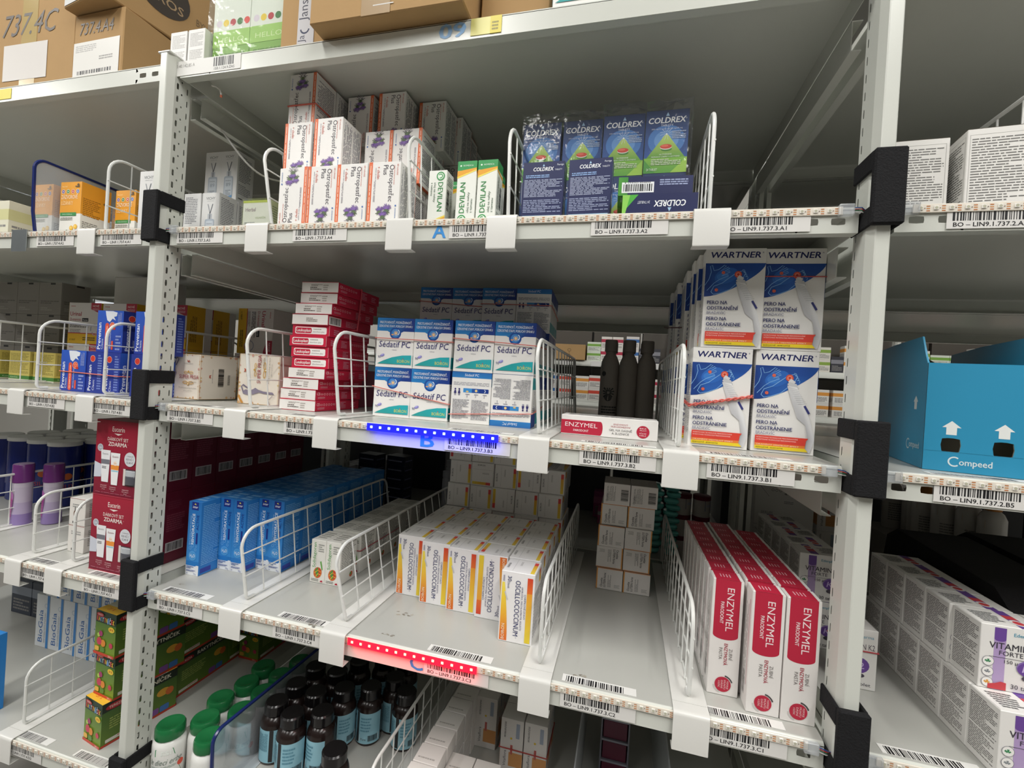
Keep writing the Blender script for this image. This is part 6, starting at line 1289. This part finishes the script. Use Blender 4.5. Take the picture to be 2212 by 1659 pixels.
def d3(f, w, h): f.rect(4, 4, w * 1e3 - 4, h * 1e3 - 4, 'd2d2d0'); f.barcode(30, 20, w * 1e3 - 16, 48, col='77777a')
def d3s(f, w, h): f.disc(110, 88, 58, '3c342c', ry=50, n=28); f.text('LEROS', 112, 62, 19, 'a98f6c', w=84, bold=.015); f.text('BYLINNÉ', 214, 66, 16, '7c6648', w=62); f.text('A HAR', 208, 42, 16, '7c6648', w=50); f.text('OO', 196, 20, 16, '7c6648', w=30)
cardbox(.14, .30, .20, V3(-.310, -.006, ZT + .1425), -9, 'brown cardboard box with dark round stamp on smaller box', None, [d3, d3s])
VB = Carton(.042, .08, .075, 'd9d8d4', name='serum_carton'); VB.F.lines(5, 40, 38, 68, 10, 'b0aeaa', seed=3); VB.F.lines(5, 12, 38, 34, 7, 'b0aeaa', seed=4); VB.R.text('VICHY', 34, 50, 9, '6c6e70', w=40); VB.R.poly([(24, 40), (30, 40), (24, 16)], '4c5054')
for i in range(2): put(VB, V3((-.042, .004)[i], .02, ZT + .0005), 'small pale serum carton at left end of top shelf, ' + ('left', 'right')[i], 'box', 'small serum cartons on the top shelf')
for i in range(2): put(JUICE, V3(.050 + .091 * i, .035, ZT + .0005), 'green fruit pouch pack in film on top shelf, ' + ('left', 'right')[i], 'box', 'green pouch packs', o='')
wrap(455, 40, .034, .186, .052, .152, ZT, 'clear film around the green pouch packs')
def d4(f, w, h): f.rect(38, 2, 74, 190, 'c4c2c4'); f.text('Janssen', 58, 48, 18, '3f3f4c', w=72, rot=90, anchor='l'); f.arc(54, 34, 9, 190, 350, 3, '2c3350'); f.text('Ja', 54, 8, 14, '4c4c5c', rot=90, anchor='l'); f.rect(46, 122, 90, 140, 'd8c43c'); f.rect(72, 60, 84, 70, 'd8c43c')
cardbox(.098, .25, .26, V3(.236, .012, ZT + .0006), 0, 'brown cardboard box sealed with grey printed tape', None, [d4])
def d5(f, w, h): f.rect(102, 0, 156, 180, '9c7f54'); f.text('13', 116, 40, 34, '4a3c2c', w=26, shear=.2); f.text('4', 142, 40, 30, '4a3c2c', w=18); f.rect(124, 14, 162, 16, 'c8c4bc')
cardbox(.285, .28, .22, V3(.336, -.032, ZT + .0006), 0, 'big brown cardboard box overhanging the top shelf edge', None, [d5])
cardbox(.12, .25, .20, V3(.628, .03, ZT + .0006), 0, 'shaded brown cardboard box behind the top shelf number', None, None)
TS = Carton(.078, .052, .0985, 'dcd8d8', name='calming_carton'); seda_front(TS.F)
put(SEDA, V3(.757, .006, ZT + .0005), 'calming tablet carton cut by the picture top edge', 'box'); 
c = mini('stock_carton', 'dcd3d0', 'd98a80', .082, .06, .12, 4); c.F.disc(40, 30, 15, '6f7fae', ry=8); put(c, V3(.838, .006, ZT + .0005), 'pale carton with blue oval on the top shelf', 'box')
c = mini('stock_carton', 'd6d2c8', 'e0953c', .07, .06, .12, 6); put(c, V3(.945, .01, ZT + .0005), 'pale carton with orange band at top shelf centre', 'box')
GREYB = Carton(.02, .06, .12, '6f6c66', name='stock_carton', flap=False); put(GREYB, V3(.922, .01, ZT + .0005), 'thin grey carton on the top shelf', 'box')
# cable hooks of the rack: loose cords under the top shelf
b = MB(); b.tube([(0, 0, 0), (.012, 0, -.004), (.022, 0, -.012), (.025, 0, -.022)], .0018, 'e8e6e0', 8); b.tube([(.025, 0, -.022), (.024, 0, -.026)], .0022, 'd87a5c', 8); o = b.build('cable_end', [M_GLOSS]); o.location = (.060, .03, ZT - .036); tag(o, 'short white cable end hanging under the top shelf', 'cable')
p0, p1, p2, p3 = (at(462, 258, y=.10), at(520, 335, y=.10), at(545, 395, y=.13), at(625, 392, y=.20))
pa = []
for k in range(17):
    t_ = k / 16; pa.append(p0 * (1 - t_) ** 3 + p1 * 3 * t_ * (1 - t_) ** 2 + p2 * 3 * t_ ** 2 * (1 - t_) + p3 * t_ ** 3)
b = MB(); b.tube(pa, .0022, 'cfcdc8', 8); tag(b.build('hanging_cable', [M_GLOSS]), 'thin white cable drooping behind the serum cartons', 'cable')

# ------------------------------------------------------------------ back rack goods and the next aisle
G = 'dark striped cartons on the back rack'
for i in range(2):
    for k in range(6): put(DARKB, V3(.040 + .095 * i, .668 + .02 * i, ZC + .0005 + k * .0306), f'dark navy carton with pale stripe, {("left", "right")[i]} stack, {tname(k, 6)}', 'box', G, rz=-6)
G = 'narrow grey white cartons on the back rack'
for j in range(6): put(TALLW, V3(-.045 + .014 * j, .672 + .052 * j, ZC + .0005), 'narrow grey white carton on the back rack, ' + rname(j), 'box', G); put(TALLW, V3(-.087 + .014 * j, .672 + .052 * j, ZC + .0005), 'narrow grey white carton of the left file, ' + rname(j), 'box', G)
WBT = [(.013, 0), (.014, .002), (.014, .10), (.011, .106)]
for i, (x, y) in enumerate(((.31, .80), (.24, 1.0), (.265, 1.04))): bottle('slim_bottle', WBT, 'c9ccd6', V3(x, y, ZC + .0006), 'slim white bottle on the back rack, ' + ('nearest', 'middle', 'rear')[i], 'slim white bottles on the back rack', capprof=[(.012, .106), (.0135, .107), (.0135, .128), (0, .129)], capcol='c9ccd6')
c = mini('stock_carton', 'd06aa0', 'e8e0e8', .07, .05, .05, 2); put(c, V3(.84, .86, ZC + .0005), 'pink carton on the back rack', 'box'); c2 = mini('stock_carton', 'a84c84', 'c06a9c', .07, .05, .09, 3); put(c2, V3(.82, .93, ZC + .0005), 'plum pink carton behind the pink one', 'box')
G = 'teal soap bars in film'
b = MB(); n = 20
V = [(.022 * math.copysign(abs(math.cos(a)) ** .8, math.cos(a)), .03 * math.copysign(abs(math.sin(a)) ** .8, math.sin(a))) for a in [2 * math.pi * k / n for k in range(n)]]
rings = [(.55, 0), (.9, .003), (1, .009), (.9, .0145), (.5, .0175)]
VV = [(x * s, y * s, z) for s, z in rings for x, y in V]
b.mesh(VV, [(i * n + k, i * n + (k + 1) % n, (i + 1) * n + (k + 1) % n, (i + 1) * n + k) for i in range(4) for k in range(n)], '74cfc8', smooth=True); b.poly([VV[4 * n + k] for k in range(n)], '74cfc8'); b.poly([VV[k] for k in range(n)][::-1], '74cfc8')
soap = b.data('soap_bar', [M_GLOSS])
for i in range(3):
    for k in range(11):
        o = bpy.data.objects.new('soap_bar', soap); C.objects.link(o); o.location = (.958 + .047 * i + (.006 if k % 2 else 0), .665, ZC + .0006 + .0178 * k); tag(o, f'teal soap bar in a filmed pile on the back rack, {("left", "middle", "right")[i]} pile, {ORD[k]} up', 'soap', G)
def jl(b): curved_print(b, .0232, -2.6, .018, lambda f: (f.rect(0, 0, 30, 30, '8f98a0'), f.rect(30, 0, 52, 30, '2c2f66'), f.text('Q10', 41, 12, 7, '8f94c8', w=14), f.rect(52, 0, 80, 30, 'a8aaa8')), 70, 30)
for i in range(2):
    for k in range(3):
        bottle('cream_jar', [(.0225, 0), (.023, .002), (.023, .046)], ['b4b0ac', 'b4b0ac'], V3(1.082 + .050 * i, .665, ZC + .0006 + .0585 * k), 'squat cream jar with dark red lid, ' + ('left', 'right')[i] + ', ' + tname(k, 3), 'cream jars with dark red lids', jl, capname='lid', cat='jar', capprof=[(.0232, .046), (.0238, .047), (.0238, .057), (.022, .0578), (0, .0578)], capcol='6a1f30')
    
G = 'pale cartons on the back rack behind the toothpaste'
for i in range(2):
    for k in range(2): put(MIDW if i % 2 else WBOX, V3(1.26 + .16 * i, .64 + .03 * (i % 2), ZC + .0005 + (k * .121 if i % 2 == 0 else k * .1155)), f'shaded pale carton on the back rack, {cname(i, 2)}, {("lower", "upper")[k]}', 'box', G)
G = 'shaded cartons at the right end of the lower middle bay'
for j in range(2): put(TALLW, V3(1.150, .40 + .06 * j, ZC + .0005), 'tall shaded carton beyond the toothpaste, ' + ('nearer', 'further')[j], 'box', G)
STORE = [Carton(.31, .25, .22, '5d5a55', name='stock_carton', flap=False), Carton(.31, .25, .295, '5a544c', name='stock_carton', flap=False)]
# far rack, lit by its own aisle
for i, x in enumerate((-1.22, -.02, 1.18, 2.38, 3.58)): post(x, 2.30, 1, 2.6, 'light grey upright of the far rack, ' + cname(i, 5), low=1.2)
for bi in range(4):
    x0 = -1.2 + 1.2 * bi
    for z, ln in ((ZB - .37, 'lower'), (ZB, 'middle'), (ZB + .262, 'upper'), (ZB + .60, 'top')): shelf(x0, x0 + 1.16, z, 2.302, 2.86, f'grey steel shelf of the far rack, {ln} level, {cname(bi, 4)} bay', 'far rack shelves', strip=False, slots=False)
rnd = random.Random(11); pal = [('e4e0da', 'd9503f', 'red stripe'), ('eceae4', 'e8a04a', 'orange stripe'), ('e0dcd8', '3f6fae', 'blue stripe'), ('e8e4dc', 'b8304a', 'crimson stripe'), ('d9dde0', '4a9ab0', 'teal stripe'), ('e6e2d8', '8fae4a', 'green stripe'), ('3a3a42', '8c8c94', 'grey stripe'), ('dfe6d8', '7fae4a', 'leaf green stripe')]
protos = [(mini('stock_carton', a, b_, rnd.uniform(.06, .10), .06, rnd.uniform(.06, .10), k), n_) for k, (a, b_, n_) in enumerate(pal)]
NUM = ORD + ['fourteenth', 'fifteenth', 'sixteenth', 'seventeenth', 'eighteenth', 'nineteenth', 'twentieth'] + ['twenty ' + q for q in ORD[:9]] + ['thirtieth'] + ['thirty ' + q for q in ORD[:9]] + ['fortieth'] + ['forty ' + q for q in ORD[:9]]
for zi, (z, ln) in enumerate(((ZB, 'middle'), (ZB + .262, 'upper'))):
    x = .30 if zi == 0 else .10; k = 0
    while x < 3.3:
        c, cn_ = protos[rnd.randrange(len(protos))]
        n = 1 if c.h > .085 else 2
        for ux in (1.18, 2.38):
            if x < ux + .02 and x + c.w > ux - .02: x = ux + .021
        if zi == 1 and x < .64 and x + c.w > .42: x = .64
        for q in range(n): put(c, V3(x, 2.315, z + .0005 + q * (c.h + .0003)), f'far aisle carton with {cn_}, {ln} shelf {("lower", "upper")[q]} tier, {NUM[k]} from left', 'box', 'lit cartons on the far rack')
        x += c.w + rnd.choice((.002, .004, .02)); k += 1
    for i in range(10): put(STORE[zi], V3(.02 + .325 * i, 2.46, z + .0005), f'dull storage carton behind the lit ones, far aisle {ln} shelf, {cname(i, 10)}', 'box', 'storage cartons on the far rack')
c = Carton(.20, .12, .10, CB, name='stock_carton', mats=[M_CARD]); f = c.F; f.arc(96, 62, 11, 0, 360, 2, '4a3c2c', ry=9); f.stroke([(96, 52), (96, 34)], 2, '4a3c2c'); f.rect(88, 32, 104, 34, '4a3c2c')
put(c, V3(.43, 2.24 + .04, ZB + .2625), 'brown carton with glass symbol on the far rack', 'box')
for i, x in enumerate((.47, .67, .87, 1.07)):
    b = MB(); f = Face(b, (x, 2.3005, ZB + .225), (1, 0, 0), (0, 0, 1), 62, 30); b.box(x, 2.3000, ZB + .225, x + .062, 2.3015, ZB + .258, 'e0dfdc'); f.barcode(5, 10, 57, 28); f.lines(6, 3, 50, 7, 1, '3a3a3a')
    tag(b.build('price_label', [M_PRINT]), 'barcode label on the far rack shelf edge, ' + cname(i, 4), 'label', 'barcode labels on the far rack')
# work trolley seen through the left gap
t = empty('work_trolley', (-1.15, 1.75, 0)); tag(t, 'grey blue metal trolley in the next aisle with bottles', 'trolley')
for z, nm in ((ZB - .10, 'tray'), (ZB + .085, 'tray')): b = MB(); b.box(0, 0, z, .62, .4, z + .004, '7f97a4'); b.box(0, 0, z, .62, .006, z + .05, '8aa3b0'); b.box(0, .394, z, .62, .4, z + .05, '8aa3b0'); b.box(0, 0, z, .006, .4, z + .05, '8aa3b0'); b.box(.614, 0, z, .62, .4, z + .05, '8aa3b0'); b.build(nm, [M_STEEL], t)
for x in (0, .59):
    for y in (0, .37): b = MB(); b.box(x, y, .06, x + .03, y + .03, ZB + .13, '8fa0a8'); b.build('leg', [M_STEEL], t); b = MB(); b.tube([(x + .002, y + .015, .03), (x + .028, y + .015, .03)], .03, '2a2a2c', 14); b.build('caster', [M_MATTE], t)
for i in range(3): bottle('amber_bottle', [(.02, 0), (.021, .002), (.021, .06), (.012, .075), (.011, .09)], 'b4622c', V3(-1.09 + .047 * i, 1.80, ZB + .0895), 'amber bottle on the trolley, ' + cname(i, 3), 'amber bottles on the trolley', capprof=[(.013, .09), (.014, .091), (.014, .10), (0, .101)], capcol='8a4a24')
bottle('cream_tube', [(.022, 0), (.024, .004), (.014, .10), (.003, .15)], 'e6e4e0', V3(-.85, 1.82, ZB + .0895), 'white conical tube standing on the trolley', None, capprof=[(.003, .15), (.003, .151), (0, .152)], capcol='e6e4e0')

# added dark cartons, blocking light that leaks in from the far aisle
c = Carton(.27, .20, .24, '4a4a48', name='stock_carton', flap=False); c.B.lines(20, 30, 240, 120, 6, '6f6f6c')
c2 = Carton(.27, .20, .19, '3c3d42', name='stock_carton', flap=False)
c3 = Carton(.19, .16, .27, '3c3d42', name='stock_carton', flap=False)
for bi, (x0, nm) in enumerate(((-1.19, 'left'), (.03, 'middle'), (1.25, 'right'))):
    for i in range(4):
        put(c, V3(x0 + .283 * i, .95, ZA + .0005), f'added dark carton on the upper back rack shelf behind the {nm} bay, {cname(i, 4)}', 'box', 'added dark cartons closing the back rack')
        if not (bi == 1 and i == 0): put(c2, V3(x0 + .283 * i, 1.0, ZC + .0005), f'added dark carton on the lower back rack shelf behind the {nm} bay, {cname(i, 4)}', 'box', 'added dark cartons closing the back rack')
        if bi == 1 and i == 0: put(c3, V3(.03, 1.0, ZC + .0005), 'narrow added dark carton on the lower back rack shelf behind the middle bay', 'box', 'added dark cartons closing the back rack')
        put(c2, V3(x0 + .283 * i, .80, ZD + .0005), f'added dark carton on the lowest back rack shelf behind the {nm} bay, {cname(i, 4)}', 'box', 'added dark cartons closing the back rack')
